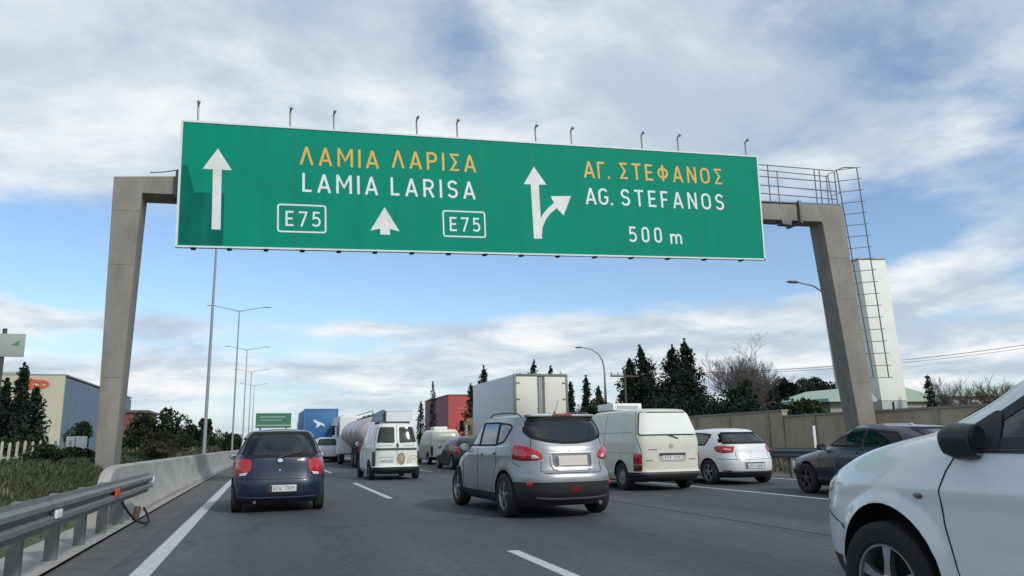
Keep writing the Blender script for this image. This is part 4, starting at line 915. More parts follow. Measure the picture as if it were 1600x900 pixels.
def tanker():
    r = thing('tanker_truck', 'tanker with a pale rounded tank and red-brown rear chassis left of the small delivery van', 'truck', (5.55, 39.2, 0), rad(0.8))
    tk = P('tank_shell', (.50, .46, .44), .35, .3, noise=.08, nscale=2, dirt=((.35, .28, .25), .5, 2))
    mb = MB(); prof = [(.0, .02), (.02, .5), (.10, .85), (.25, 1.0), (.5, 1.05), (8.0, 1.05), (8.3, .8), (8.4, .02)]
    n0 = len(mb.v); mb.lathe(prof, axis='y', n=36); mb.v = [(v[0]*1.15, v[1], v[2]*.78+1.78) for v in mb.v]; mb.build('tank', tk, r, smooth=True, angle=50)
    for y in (1.2, 3.2, 5.4, 7.4):
        mb = MB(); mb.lathe([(y, 1.07), (y+.08, 1.07)], axis='y', n=36)
        mb.v = [(v[0]*1.15, v[1], v[2]*.78+1.78) for v in mb.v]; mb.build('tank_band', STEEL, r, smooth=True)
    mb = MB(); mb.bb(-.35, .35, .8, 7.6, 2.58, 2.64); [mb.lathe([(2.6, .25), (2.72, .25), (2.76, .2)], axis='z', n=16, c=(0, y, 0)) for y in (2, 4, 6)]
    for x in (-.38, .38): mb.tube([(x, .8, 2.62), (x, .8, 2.85), (x, 7.4, 2.85)], .02, n=6)
    mb.build('walkway', P('walkway_green', (.10, .13, .11), .6, .2), r)
    rb = P('redbrown_chassis', (.14, .035, .035), .6, noise=.2, nscale=3)
    mb = MB(); mb.bb(-1.15, 1.15, .1, .5, .95, 1.25); mb.bb(-1.1, 1.1, -.02, .12, .55, .75); mb.bb(-.5, .5, .2, 10, .85, 1.1); mb.bb(-1.15, -.75, .15, 1.0, .75, 1.0); mb.build('chassis', rb, r, bevel=.01)
    for sg in (-1, 1):
        m = MB(); m.bb(sg*.7, sg*1.1, -.05, -.01, .78, .92); m.build('taillight', REDL, r)
        m = MB(); m.bb(sg*.86, sg*1.2, .4, 3.2, 1.02, 1.07); m.bb(sg*.86, sg*1.2, .38, .42, .5, 1.07); m.build('mudguard', PLASTIC, r)
    m = MB(); m.bb(-.35, .35, -.045, -.015, .60, .70); m.build('licence_plate', PLATE, r)
    lorry_wheels(r, (1.2, 2.5, 9.4), 1.2); lorry_cab(r, 8.8, P('cab_white', (.7, .71, .72), .35), h=2.9)
    # a second white lorry just ahead, its box shows left of the tank
    q = thing('white_box_truck', 'white truck box showing between the blue truck and the tanker', 'truck', (5.95, 52.0, 0), rad(0.8))
    m = MB(); m.bb(-1.22, 1.22, 0, 6.5, 1.0, 3.1); m.build('cargo_box', P('box_plain_white', (.72, .73, .72), .5, noise=.04), q, bevel=.02)
    m = MB(); m.bb(-1.1, 1.1, -.02, .1, .5, .7); m.bb(-.5, .5, .4, 8.4, .75, 1.0); m.build('chassis', PLASTIC, q)
    lorry_wheels(q, (1.5, 7.4), 1.2); lorry_cab(q, 6.7, P('cab_white', (.7, .71, .72), .35), h=2.7)
tanker()

# ------------------------------------------------------------ ground, road, verges
def road_material():
    m = bpy.data.materials.new('asphalt'); m.use_nodes = True; nt = m.node_tree; L = nt.links; b = nt.nodes['Principled BSDF']
    b.inputs['Roughness'].default_value = 0.78; b.inputs['Specular IOR Level'].default_value = 0.35
    tc = nt.nodes.new('ShaderNodeTexCoord')
    def nz(scale, detail, stretch=(1, 1, 1), rough=.6):
        mp = nt.nodes.new('ShaderNodeMapping'); mp.inputs['Scale'].default_value = stretch; L.new(tc.outputs['Object'], mp.inputs[0])
        n = nt.nodes.new('ShaderNodeTexNoise'); n.inputs['Scale'].default_value = scale; n.inputs['Detail'].default_value = detail; n.inputs['Roughness'].default_value = rough
        L.new(mp.outputs[0], n.inputs['Vector']); return n.outputs[0]
    def mr(v, a, b_, c, d):
        r = nt.nodes.new('ShaderNodeMapRange'); r.inputs[1].default_value = a; r.inputs[2].default_value = b_; r.inputs[3].default_value = c; r.inputs[4].default_value = d
        L.new(v, r.inputs[0]); return r.outputs[0]
    def mul(a, c):
        n = nt.nodes.new('ShaderNodeMath'); n.operation = 'MULTIPLY'; L.new(a, n.inputs[0])
        if isinstance(c, float): n.inputs[1].default_value = c
        else: L.new(c, n.inputs[1])
        return n.outputs[0]
    a = mr(nz(1.0, 5, (1, .035, 1)), .3, .7, .76, 1.24)      # lengthwise wear
    c = mr(nz(.35, 6, (1, .4, 1)), .3, .7, .74, 1.26)        # broad patches
    d = mr(nz(70, 3), .3, .7, .62, 1.40)                      # aggregate
    e = mr(nz(9, 6), .3, .7, .76, 1.24)
    f = mul(mul(mul(a, c), d), e)
    # oil-dark band down the middle of each 3.8 m lane
    sp = nt.nodes.new('ShaderNodeSeparateXYZ'); L.new(tc.outputs['Object'], sp.inputs[0])
    w = nt.nodes.new('ShaderNodeMath'); w.operation = 'MULTIPLY_ADD'; L.new(sp.outputs[0], w.inputs[0]); w.inputs[1].default_value = 2*math.pi/3.82; w.inputs[2].default_value = -0.77*2*math.pi/3.82
    co = nt.nodes.new('ShaderNodeMath'); co.operation = 'COSINE'; L.new(w.outputs[0], co.inputs[0])
    f = mul(f, mr(co.outputs[0], -1, 1, 1.08, .86))
    # narrow cracks sealed with bitumen
    vo = nt.nodes.new('ShaderNodeTexVoronoi'); vo.feature = 'DISTANCE_TO_EDGE'; vo.inputs['Scale'].default_value = .16
    mp = nt.nodes.new('ShaderNodeMapping'); mp.inputs['Scale'].default_value = (1.0, .35, 1); wn = nt.nodes.new('ShaderNodeTexNoise'); wn.inputs['Scale'].default_value = 1.2; wn.inputs['Detail'].default_value = 6
    L.new(tc.outputs['Object'], wn.inputs['Vector']); va = nt.nodes.new('ShaderNodeVectorMath'); va.operation = 'MULTIPLY_ADD'; L.new(wn.outputs['Color'], va.inputs[0]); va.inputs[1].default_value = (1.2, 1.2, 0); L.new(tc.outputs['Object'], va.inputs[2])
    L.new(va.outputs[0], mp.inputs[0]); L.new(mp.outputs[0], vo.inputs['Vector'])
    f = mul(f, mr(vo.outputs['Distance'], .001, .006, .72, 1.0))
    mx = nt.nodes.new('ShaderNodeMix'); mx.data_type = 'RGBA'; mx.blend_type = 'MULTIPLY'; mx.inputs[0].default_value = 1; mx.inputs[6].default_value = (.068, .076, .083, 1)
    cb = nt.nodes.new('ShaderNodeCombineColor'); [L.new(f, cb.inputs[i]) for i in range(3)]; L.new(cb.outputs[0], mx.inputs[7]); L.new(mx.outputs[2], b.inputs['Base Color'])
    bp = nt.nodes.new('ShaderNodeBump'); bp.inputs['Strength'].default_value = .25; bp.inputs['Distance'].default_value = .01; L.new(nz(90, 3), bp.inputs['Height']); L.new(bp.outputs[0], b.inputs['Normal'])
    return m
ASPH = road_material()
LINE = P('road_paint', (.50, .51, .50), .7, noise=.12, nscale=8, dirt=((.12, .12, .12), .75, 14), bump=.2)
SHOULD = P('shoulder_asphalt', (.085, .088, .088), .85, noise=.28, nscale=2.2, dirt=((.15, .14, .13), .6, 3), bump=.3)
GROUND = P('dry_grass_ground', (.075, .080, .040), .95, noise=.4, nscale=.25, dirt=((.13, .11, .075), .7, .5))
CONC = P('concrete', (.27, .265, .245), .85, noise=.16, nscale=1.6, dirt=((.14, .135, .12), .55, 2.4), bump=.35, bscale=30)
CONCL = P('pale_concrete', (.33, .32, .29), .85, noise=.18, nscale=3, dirt=((.17, .16, .14), .6, 4), bump=.3, bscale=30)

def sheet(name, x0, x1, y0, y1, z, mat, nx=1, ny=1, fn=None, kind='structure', smooth=False):
    mb = MB(); vs = [(x0+(x1-x0)*i/nx, y0+(y1-y0)*j/ny, 0) for j in range(ny+1) for i in range(nx+1)]
    vs = [(x, y, fn(x, y) if fn else z) for x, y, _ in vs]
    mb.add(vs, [(j*(nx+1)+i, j*(nx+1)+i+1, (j+1)*(nx+1)+i+1, (j+1)*(nx+1)+i) for j in range(ny) for i in range(nx)])
    o = mb.build(name, mat, None, smooth=smooth); o['kind'] = kind; return o
sheet('ground', -2500, 2500, -600, 5000, -.06, GROUND)
sheet('road', -1.45, 14.9, -40, 900, 0, ASPH)
sheet('shoulder', -2.0, -1.45, -40, 900, 0, SHOULD)
sheet('kerb_strip', -2.75, -2.0, -40, 900, .03, CONCL)
sheet('shoulder', 14.9, 16.2, -40, 900, -.004, SHOULD)

def marking(x, w, y0, y1): mb.bb(x-w/2, x+w/2, y0, y1, .0015, .005)
mb = MB(); marking(-1.10, .19, -30, 700); tag(mb.build('edge_line', LINE), kind='structure')
mb = MB()
for k in range(-2, 30): marking(2.67, .13, 17.5+16.35*k-16.35*0, 24.85+16.35*k)
tag(mb.build('lane_dashes', LINE), kind='structure')
mb = MB()
for k in range(-2, 30): marking(6.62, .12, 15.7+16.35*k, 22.9+16.35*k)
tag(mb.build('lane_dashes', LINE), kind='structure')
mb = MB(); marking(10.33, .11, -30, 700); tag(mb.build('lane_line', LINE), kind='structure')
mb = MB(); marking(14.25, .15, -30, 700); tag(mb.build('edge_line', LINE), kind='structure')
mb = MB(); mb.bb(6.60, 6.635, -30, 700, .001, .004); tag(mb.build('road_joint', P('joint_sealer', (.024, .025, .027), .6, noise=.3, nscale=5)), kind='structure')

def sst(t): t = max(0, min(1, t)); return t*t*(3-2*t)
from mathutils import noise as mnoise
def left_z(x, y):
    return .03+.84*sst((-x-2.72)/1.7)+.10*mnoise.noise(Vector((x*.9, y*.5, 0)))*sst((-x-2.9)/1)+.10*mnoise.noise(Vector((x*.25, y*.15, 3)))*sst((-x-3.2)/2)-(.9*sst((-x-30)/40))-.24*sst((-x-4.8)/2.2)
sheet('verge', -75, -2.73, -10, 320, 0, P('verge_soil', (.070, .075, .036), .95, noise=.45, nscale=1.5, dirt=((.14, .12, .08), .65, 2.5), bump=.6, bscale=12), 90, 160, left_z, smooth=True)
def right_z(x, y): return -.02+.35*sst((x-16.3)/2.5)+.08*mnoise.noise(Vector((x*.7, y*.4, 0)))*sst((x-16.3))
sheet('verge', 16.2, 140, -10, 320, 0, P('brown_verge', (.10, .088, .055), .95, noise=.4, nscale=1.2, dirt=((.06, .065, .03), .7, 1.5), bump=.5, bscale=12), 90, 120, right_z, smooth=True)

# grass and weeds on the left bank
rng = np.random.default_rng(5)
def tufts(name, n, xf, yf, zf, hmin, hmax, mats, wts, lean=.5, wid=.012, cluster=7):
    vs = []; fs = []; mi = []
    cx, cy = xf(n//cluster), yf(n//cluster)
    for i in range(n//cluster):
        m = rng.choice(len(mats), p=wts); hh = rng.uniform(hmin, hmax)
        for _ in range(cluster):
            x, y = cx[i]+rng.normal(0, .09), cy[i]+rng.normal(0, .09); z = zf(x, y)-.02; h = hh*rng.uniform(.5, 1.1); a = rng.uniform(0, 6.283)
            dx, dy = math.cos(a), math.sin(a); lx, ly = rng.normal(0, lean*h, 2); w = wid*rng.uniform(.7, 1.6)
            o = len(vs); vs += [(x-dx*w, y-dy*w, z), (x+dx*w, y+dy*w, z), (x+lx*.4+dx*w*.8, y+ly*.4+dy*w*.8, z+h*.6), (x+lx*.4-dx*w*.8, y+ly*.4-dy*w*.8, z+h*.6), (x+lx, y+ly, z+h)]
            fs += [(o, o+1, o+2, o+3), (o+3, o+2, o+4)]; mi += [m, m]
    mb = MB(); mb.v = vs; mb.f = fs; mb.m = mi; return mb.build(name, mats, None, fixn=False)
G1 = P('grass_green', (.048, .070, .026), .9, noise=.3, nscale=3); G2 = P('grass_olive', (.075, .082, .038), .9, noise=.3, nscale=3); G3 = P('grass_dry', (.15, .13, .08), .9, noise=.3, nscale=3); G4 = P('weed_dark', (.030, .050, .018), .8)
o = tufts('grass', 70000, lambda n: -2.85-rng.gamma(1.3, 2.0, n), lambda n: rng.uniform(3, 34, n)**1.0, left_z, .05, .19, [G1, G2, G3, G4], [.40, .22, .04, .34]); o['kind'] = 'stuff'
o = tufts('grass', 24000, lambda n: rng.uniform(-14, -2.8, n), lambda n: rng.uniform(34, 90, n), left_z, .15, .45, [G1, G2, G3, G4], [.30, .30, .20, .2], wid=.03); o['kind'] = 'stuff'
o = tufts('weeds', 22000, lambda n: rng.uniform(16.4, 22, n), lambda n: rng.uniform(12, 60, n), right_z, .15, .45, [G1, G2, G3, G4], [.1, .3, .45, .15], wid=.02); o['kind'] = 'stuff'

# ------------------------------------------------------------ barriers
def sweep(prof, ys, xf, mb, zs=None):
    n = len(prof); vs = []
    for j, y in enumerate(ys):
        s = zs[j] if zs else 1
        for (a, b) in prof: vs.append((xf(y)+a, y, b*s))
    fs = [(j*n+i, j*n+(i+1) % n, (j+1)*n+(i+1) % n, (j+1)*n+i) for j in range(len(ys)-1) for i in range(n)]+[tuple(range(n)), tuple((len(ys)-1)*n+i for i in range(n))]
    mb.add(vs, fs)
barx = lambda y: -2.45+.45*sst((y-20)/50)-.0*y
jp = [(-.30, -.05), (-.30, .10), (-.16, .33), (-.09, .88), (-.06, .91), (.06, .91), (.09, .88), (.15, .33), (.30, .10), (.30, -.05)]
bt = thing('concrete_barrier', 'pale worn concrete barrier starting behind the guardrail end, left of the navy hatchback', 'barrier', (0, 0, 0))
mb = MB(); ys = [13.9, 13.95, 14.05, 14.25, 14.5, 15]+[16+1.5*k for k in range(40)]+[80+15*k for k in range(30)]; zs = [.66, .78, .88, .95, .98, 1.0]+[1.0]*70
sweep(jp, ys, barx, mb, zs); mb.build('barrier_wall', P('barrier_concrete', (.34, .335, .31), .85, noise=.2, nscale=1.2, dirt=((.16, .15, .135), .6, 1.8), bump=.4, bscale=25, stretch=(1, .5, 2.0)), bt, smooth=True, angle=30)
mb = MB(); [mb.bb(barx(y)-.095, barx(y)+.32, y-.01, y+.01, 0, .5) for y in range(20, 80, 6)] if 0 else None
wbeam = [(0, 0), (.005, .05), (.07, .075), (.07, .12), (.012, .150), (.012, .17), (.07, .20), (.07, .245), (.005, .27), (0, .315)]
wb = [(a, b) for a, b in wbeam]+[(a-.012, b) for a, b in reversed(wbeam)]
def guardrail(name, label, x, y0, y1, zb, face, posts, mat=STEEL, post_mat=STEEL):
    t = thing(name, label, 'guardrail', (x, y0, 0)); mb = MB()
    ys = [0+(y1-y0)*k/24 for k in range(25)]
    sweep([(face*a, zb+b) for a, b in wb], ys, lambda y: 0, mb); mb.build('rail', mat, t, smooth=True, angle=40)
    for py in posts:
        m = MB(); yy = py-y0
        m.bb(-face*.30, -face*.18, yy-.05, yy+.05, -.1, zb+.27); m.build('post', post_mat, t, bevel=.006)
        m = MB(); m.bb(-face*.18, -face*.012, yy-.06, yy+.06, zb+.06, zb+.25); m.build('spacer_block', post_mat, t, bevel=.006)
    return t
gl = guardrail('guardrail', 'galvanised steel guardrail at lower left with red and white reflectors', -1.92, -6, 14.9, .455, 1, [8.37-1.33*k for k in range(10, -1, -1)]+[9.7, 11.03, 12.36, 13.69], mat=P('rail_steel', (.20, .205, .20), .55, .35, noise=.22, nscale=5, dirt=((.15, .13, .11), .6, 4)), post_mat=P('post_steel', (.19, .195, .19), .6, .3, noise=.2, nscale=5, dirt=((.14, .12, .10), .6, 6)))
def refl(y, z, mat, nm, w=.14, h=.11):
    m = MB(); m.bb(.06, .085, y+6-w/2, y+6+w/2, z-h/2, z+h/2); m.bb(0, .06, y+6-.02, y+6+.02, z-.02, z+.02); m.build(nm, mat, gl, bevel=.01)
refl(8.45, .60, P('white_reflector', (.75, .76, .75), .4), 'reflector', .22, .08); refl(11.5, .62, P('red_reflector', (.65, .06, .03), .3), 'reflector', .26, .10); refl(14.92, .655, P('white_reflector', (.75, .76, .75), .4), 'reflector', .12, .1)
mb = MB(); mb.tube([(-1.95, 12.6, .42), (-1.88, 12.7, .28), (-1.80, 12.9, .14), (-1.72, 13.2, .07), (-1.72, 13.7, .05), (-1.80, 14.2, .10), (-1.9, 14.4, .22)], .018, n=8); tag(mb.build('hanging_cable', DKGAP, smooth=True), 'black cable looping down from the end of the guardrail to the road edge', 'cable')
mb = MB(); mb.tube([(-2.0, 14.3, .02), (-1.98, 14.32, .25)], .05, n=10); tag(mb.build('anchor_bracket', P('rust_steel', (.10, .06, .045), .8)), 'small rusty anchor bracket beside the start of the concrete barrier', 'bracket')
guardrail('guardrail', 'dark double guardrail along the far right side behind the white hatchback', 14.95, 6, 120, .55, -1, [8+2*k for k in range(56)], mat=STEELD, post_mat=STEELD)

# ------------------------------------------------------------ gantry and overhead sign
gt = thing('sign_gantry', 'concrete gantry on two leaning columns spanning the whole motorway', 'gantry', (0, 22, 0))
GC = P('gantry_concrete', (.255, .240, .212), .9, noise=.16, nscale=.9, dirt=((.13, .12, .105), .6, 1.3), bump=.4, bscale=20, stretch=(1.6, 1.6, .7))
def pr(name, poly, y0, y1, mat=GC, bevel=.025, par=gt):
    m = MB(); m.prism(poly, lambda a, b: (a, y0, b), lambda a, b: (a, y1, b)); return m.build(name, mat, par, bevel=bevel)
pr('column', [(-4.10, -.1), (-3.70, -.1), (-3.54, 8.03), (-2.62, 8.06), (-2.62, 8.60), (-4.27, 8.44)], 0, .95)
pr('column', [(19.78, -.1), (20.46, -.1), (19.91, 9.40), (19.88, 9.52), (18.06, 9.46), (18.06, 8.80), (18.93, 8.83)], 0, .72)
pr('beam', [(-2.61, 8.07), (-2.61, 8.60), (18.05, 9.44), (18.05, 8.82)], .06, .70)
for z0, sx in ((0.0, -4.12), ):
    pass
# formwork joints on the columns and the clamps where the beam sits
for z in (3.0, 6.0, 7.5):
    xl = -4.10-.16*z/8.5; xr = -3.70+.16*z/8.5
    m = MB(); m.bb(xl-.004, xr+.004, -.004, .2, z-.006, z+.006); m.build('formwork_joint', P('joint_dark', (.17, .16, .14), .9), gt)
    m = MB(); m.bb(19.78-.85*z/9.5-.004, 20.46-.55*z/9.5+.004, -.004, .2, z-.006, z+.006); m.build('formwork_joint', P('joint_dark', (.17, .16, .14), .9), gt)
m = MB(); m.bb(-2.72, -2.56, -.10, .8, 7.95, 8.75); m.build('clamp', STEELD, gt, bevel=.01)
m = MB(); m.bb(17.95, 18.05, -.05, .78, 8.70, 9.55); m.bb(17.2, 17.6, .0, .3, 8.62, 8.80); m.build('clamp', STEELD, gt, bevel=.01)
m = MB(); m.tube([(-3.4, .1, 8.66), (-3.0, .1, 8.72), (-2.6, -.05, 8.78)], .014); m.build('power_cable', DKGAP, gt)
m = MB(); R0 = [(-.6*0+20.30, .5), ]
la, lb = Vector((20.98, .55, 3.24)), Vector((20.30, .55, 11.13)); ra_, rb_ = Vector((21.52, .40, 3.24)), Vector((21.12, .40, 11.25))
m.tube([la, lb], .022, n=8); m.tube([ra_, rb_], .022, n=8); m.tube([la+Vector((0, .5, 0)), lb+Vector((0, .5, 0))], .018, n=8)
m.tube([lb, (20.7, .6, 11.3), rb_], .022, n=8)
nr = 19
for k in range(nr):
    t = k/(nr-1); a = la.lerp(lb, t); b = ra_.lerp(rb_, t); e = (b-a).normalized()
    m.tube([a-e*.06, b+e*.14], .015, n=6)
    if k % 2 == 0: m.tube([a, a+Vector((.1, .28, .03)), a+Vector((.0, .5, 0))], .012, n=6)
m.build('ladder', P('ladder_steel', (.17, .17, .165), .55, .4), gt)
m = MB()
for z0, z1 in ((9.93, 9.98), (10.25, 10.30), (10.58, 10.66), (11.03, 11.12)): m.tube([(16.0, .62, z0), (20.22, .62, z1)], .018, n=6)
for z in (10.05, 10.62): m.tube([(16.0, .05, z-.02), (19.4, .05, z)], .016, n=6)
for x in (17.25, 19.32, 19.55, 20.25): m.tube([(x, .62, 9.35), (x, .62, 11.08)], .022, n=6)
for x in (17.2, 19.35): m.tube([(x, .05, 9.35), (x, .05, 10.64)], .02, n=6)
m.build('railing', P('ladder_steel', (.17, .17, .165), .55, .4), gt)
m = MB(); m.add([], [])
m.prism([(16.0, 9.38), (19.85, 9.53), (19.85, 9.57), (16.0, 9.42)], lambda a, b: (a, .02, b), lambda a, b: (a, .72, b)); m.build('catwalk', STEELD, gt)

sign = thing('overhead_sign', 'wide green motorway sign with yellow Greek and white Latin lettering on the gantry', 'road sign', (-2.52, 21.7, 6.54)); sign.rotation_euler = (0, rad(-2.096), 0)
def sign_green():
    m = P('sign_green', (.0, .255, .165), .65, 0, 0, spec=.12, noise=.05, nscale=.8); nt = m.node_tree; L = nt.links; b = nt.nodes['Principled BSDF']
    src = b.inputs['Base Color'].links[0].from_socket
    # soot streaks running down from the fixings
    tc = nt.nodes.new('ShaderNodeTexCoord'); mp = nt.nodes.new('ShaderNodeMapping'); mp.inputs['Scale'].default_value = (2.4, 1, .22); L.new(tc.outputs['Object'], mp.inputs[0])
    n = nt.nodes.new('ShaderNodeTexNoise'); n.inputs['Scale'].default_value = 1.6; n.inputs['Detail'].default_value = 8; L.new(mp.outputs[0], n.inputs['Vector'])
    r = nt.nodes.new('ShaderNodeMapRange'); r.inputs[1].default_value = .48; r.inputs[2].default_value = .8; r.inputs[4].default_value = .22; L.new(n.outputs[0], r.inputs[0])
    mx = nt.nodes.new('ShaderNodeMix'); mx.data_type = 'RGBA'; L.new(r.outputs[0], mx.inputs[0]); L.new(src, mx.inputs[6]); mx.inputs[7].default_value = (.012, .10, .075, 1); L.new(mx.outputs[2], b.inputs['Base Color'])
    return m
GRN = sign_green(); WHT = P('sign_white', (.74, .77, .77), .45, noise=.06, nscale=3); YEL = P('sign_yellow', (.70, .40, .05), .45, noise=.08, nscale=3)
SW, SH = 18.65, 3.62
def sp(poly, y0, y1, mb): mb.prism(poly, lambda a, b: (a, y0, b), lambda a, b: (a, y1, b))
mb = MB(); sp([(0, 0), (SW-.05, 0), (SW+.12, SH+.07), (.06, SH-.07)], 0, .09, mb); mb.build('panel', GRN, sign)
fm = P('sign_edge', (.66, .73, .72), .5)
mb = MB(); sp([(.04, SH-.075), (SW+.14, SH+.065), (SW+.14, SH+.115), (.04, SH-.02)], -.02, .11, mb); sp([(-.03, -.055), (SW, -.055), (SW, -.004), (-.03, -.004)], -.02, .11, mb)
sp([(-.06, -.055), (-.002, 0), (.055, SH-.07), (-.005, SH-.02)], -.02, .11, mb); sp([(SW-.048, -.055), (SW+.01, -.055), (SW+.185, SH+.11), (SW+.125, SH+.07)], -.02, .11, mb)
mb.build('frame', fm, sign)
mb = MB()
for u in (3.05, 6.35, 8.62, 10.3, 13.6, 16.2): mb.bb(u-.008, u+.008, -.003, .01, .02, SH-.1)
mb.bb(.05, SW-.1, -.0025, .01, 1.80, 1.808); mb.build('panel_seams', P('seam_green', (.004, .115, .08), .5), sign)
soot = P('soot_green', (.002, .135, .10), .7, spec=.1, noise=.3, nscale=1.2, stretch=(2, 1, .4))
mb = MB(); sp([(.03, .02), (1.15, .02), (1.16, 1.52), (.05, 1.50)], -.004, .01, mb); sp([(.05, 1.515), (.38, 1.515), (.20, 2.28), (.06, 2.28)], -.0045, .01, mb); mb.build('soot_patch', soot, sign)

# stroke letters on a unit cap height: (width, strokes)
def arc(cx, cy, rx, ry, a0, a1, n=14): return [(cx+rx*math.cos(rad(a0+(a1-a0)*i/n)), cy+ry*math.sin(rad(a0+(a1-a0)*i/n))) for i in range(n+1)]
h_ = .07; A_ = [[(.06, 0), (.34, .97)], [(.62, 0), (.34, .97)], [(.16, .28), (.52, .28)]]
O_ = arc(.32, .68, .25, .25, 0, 180)+arc(.32, .32, .25, .25, 180, 360); O_ = [O_+[O_[0]]]
GLY = {'A': (.68, A_), 'Λ': (.68, [[(.06, 0), (.34, .97)], [(.62, 0), (.34, .97)]]),
 'M': (.80, [[(h_, 0), (h_, 1)], [(.73, 0), (.73, 1)], [(h_+.02, .95), (.40, .34), (.71, .95)]]), 'I': (.14, [[(h_, 0), (h_, 1)]]),
 'P': (.58, [[(h_, 0), (h_, .93), (.30, .93)]+arc(.30, .70, .22, .23, 90, -90)+[(h_+.066, .47)]]),
 'Σ': (.56, [[(.54, .93), (h_+.03, .93), (.38, .5), (h_+.03, .07), (.54, .07)]]), 'L': (.48, [[(h_, 1), (h_, h_), (.46, h_)]]),
 'R': (.60, [[(h_, 0), (h_, .93), (.30, .93)]+arc(.30, .70, .22, .23, 90, -90)+[(h_+.066, .47)], [(.30, .47), (.54, 0)]]),
 'S': (.58, [arc(.30, .72, .21, .21, 20, 90, 6)+arc(.29, .72, .21, .21, 90, 270, 12)[1:]+arc(.29, .29, .22, .22, 90, -90, 12)[1:]+arc(.28, .29, .22, .22, 270, 200, 6)[1:]]),
 'E': (.50, [[(.49, .93), (h_, .93), (h_, .07), (.49, .07)], [(h_, .5), (.44, .5)]]), 'F': (.48, [[(.47, .93), (h_, .93), (h_, 0)], [(h_, .48), (.42, .48)]]),
 '7': (.54, [[(.02, .93), (.50, .93), (.18, 0)]]), '5': (.54, [[(.48, .93), (.12, .93), (.10, .55), (.26, .60)]+arc(.27, .33, .21, .26, 80, -100, 12)+[(.12, .10), (.05, .17)]]),
 '0': (.54, [arc(.27, .72, .20, .21, 0, 180)+arc(.27, .28, .20, .21, 180, 360)+[(.47, .72)]]), 'Γ': (.46, [[(.45, .93), (h_, .93), (h_, 0)]]), '.': (.15, [[(h_, 0), (h_, .14)]]),
 'T': (.56, [[(0, .93), (.56, .93)], [(.28, .93), (.28, 0)]]), 'Φ': (.74, [arc(.37, .5, .28, .27, 0, 360, 28), [(.37, 0), (.37, 1)]]),
 'N': (.62, [[(h_, 0), (h_, 1)], [(.55, 0), (.55, 1)], [(h_+.01, .96), (.54, .04)]]), 'O': (.64, O_), 'G': (.62, [arc(.31, .70, .24, .23, 25, 180, 10)+arc(.31, .30, .24, .23, 180, 340, 10)[0:]+[(.55, .46), (.36, .46)]]),
 'm': (.86, [[(h_, 0), (h_, .66)], [(h_, .42)]+arc(.26, .42, .17, .18, 170, 0, 8)+[(.43, 0)], [(.43, .42)]+arc(.61, .42, .17, .18, 170, 0, 8)+[(.78, 0)]])}
def stroke(mb, pts, w, y0, y1):
    pts = [Vector(p) for p in pts]; closed = (pts[0]-pts[-1]).length < 1e-5
    if closed: pts = pts[:-1]
    n = len(pts); Lf, Rt = [], []
    for i in range(n):
        a = pts[i-1] if (i > 0 or closed) else None; b = pts[(i+1) % n] if (i < n-1 or closed) else None
        d1 = (pts[i]-a).normalized() if a is not None else None; d2 = (b-pts[i]).normalized() if b is not None else None
        if d1 is None: d1 = d2
        if d2 is None: d2 = d1
        t = (d1+d2); t = t.normalized() if t.length > 1e-6 else d1; nn = Vector((-t.y, t.x)); c = max(.66, nn.dot(Vector((-d1.y, d1.x))))
        Lf.append(pts[i]+nn*w/2/c); Rt.append(pts[i]-nn*w/2/c)
    vs = []
    for i in range(n): vs += [(Lf[i].x, y0, Lf[i].y), (Rt[i].x, y0, Rt[i].y), (Rt[i].x, y1, Rt[i].y), (Lf[i].x, y1, Lf[i].y)]
    fs = []
    for i in range(n if closed else n-1):
        j = (i+1) % n
        for k in range(4): fs.append((i*4+k, i*4+(k+1) % 4, j*4+(k+1) % 4, j*4+k))
    if not closed: fs += [(0, 1, 2, 3), ((n-1)*4, (n-1)*4+1, (n-1)*4+2, (n-1)*4+3)]
    mb.add(vs, fs)
def text(name, s, u0, u1, v, h, mat, parent=sign, sw=.124, yb=-.007):
    ws = [GLY[c][0]*h if c != ' ' else .30*h for c in s]; gap = ((u1-u0)-sum(ws))/max(1, len(s)-1); mb = MB(); u = u0
    for c, w in zip(s, ws):
        if c != ' ':
            for k, st in enumerate(GLY[c][1]): stroke(mb, [(u+a*h, v+b*h) for a, b in st], sw*h, yb-.0012*k, .005)
        u += w+gap
    return mb.build(name, mat, parent)
text('lettering', 'ΛAMIA', 3.18, 5.46, 2.48, .57, YEL); text('lettering', 'ΛAPIΣA', 5.84, 8.46, 2.54, .57, YEL)
text('lettering', 'LAMIA', 3.25, 5.42, 1.66, .57, WHT); text('lettering', 'LARISA', 5.79, 8.40, 1.67, .57, WHT)
text('lettering', 'E75', 2.79, 3.76, .63, .45, WHT); text('lettering', 'E75', 7.55, 8.51, .63, .45, WHT)
text('lettering', 'AΓ.', 12.08, 13.02, 2.57, .58, YEL, yb=-.008); text('lettering', 'ΣTEΦANOΣ', 13.35, 17.27, 2.59, .58, YEL)
text('lettering', 'AG.', 12.08, 13.05, 1.67, .57, WHT); text('lettering', 'STEFANOS', 13.34, 17.24, 1.67, .58, WHT)
text('lettering', '500', 13.52, 14.73, .45, .53, WHT); text('lettering', 'm', 15.03, 15.62, .43, .52, WHT)
for a, b in ((2.59, 3.90), (7.36, 8.66)):
    mb = MB(); q = rounded([(a, .47), (b, .47), (b, 1.26), (a, 1.26)], .07, 3); stroke(mb, q+[q[0]], .045, -.006, .005); mb.build('number_box', WHT, sign)
ARW = P('arrow_white', (.72, .73, .72), .5, noise=.08, nscale=2, dirt=((.42, .42, .41), .5, 1.2))
def arrow(poly_list):
    mb = MB()
    for k, p in enumerate(poly_list): sp(p, -.007-.001*k, .005, mb)
    return mb.build('arrow', ARW, sign)
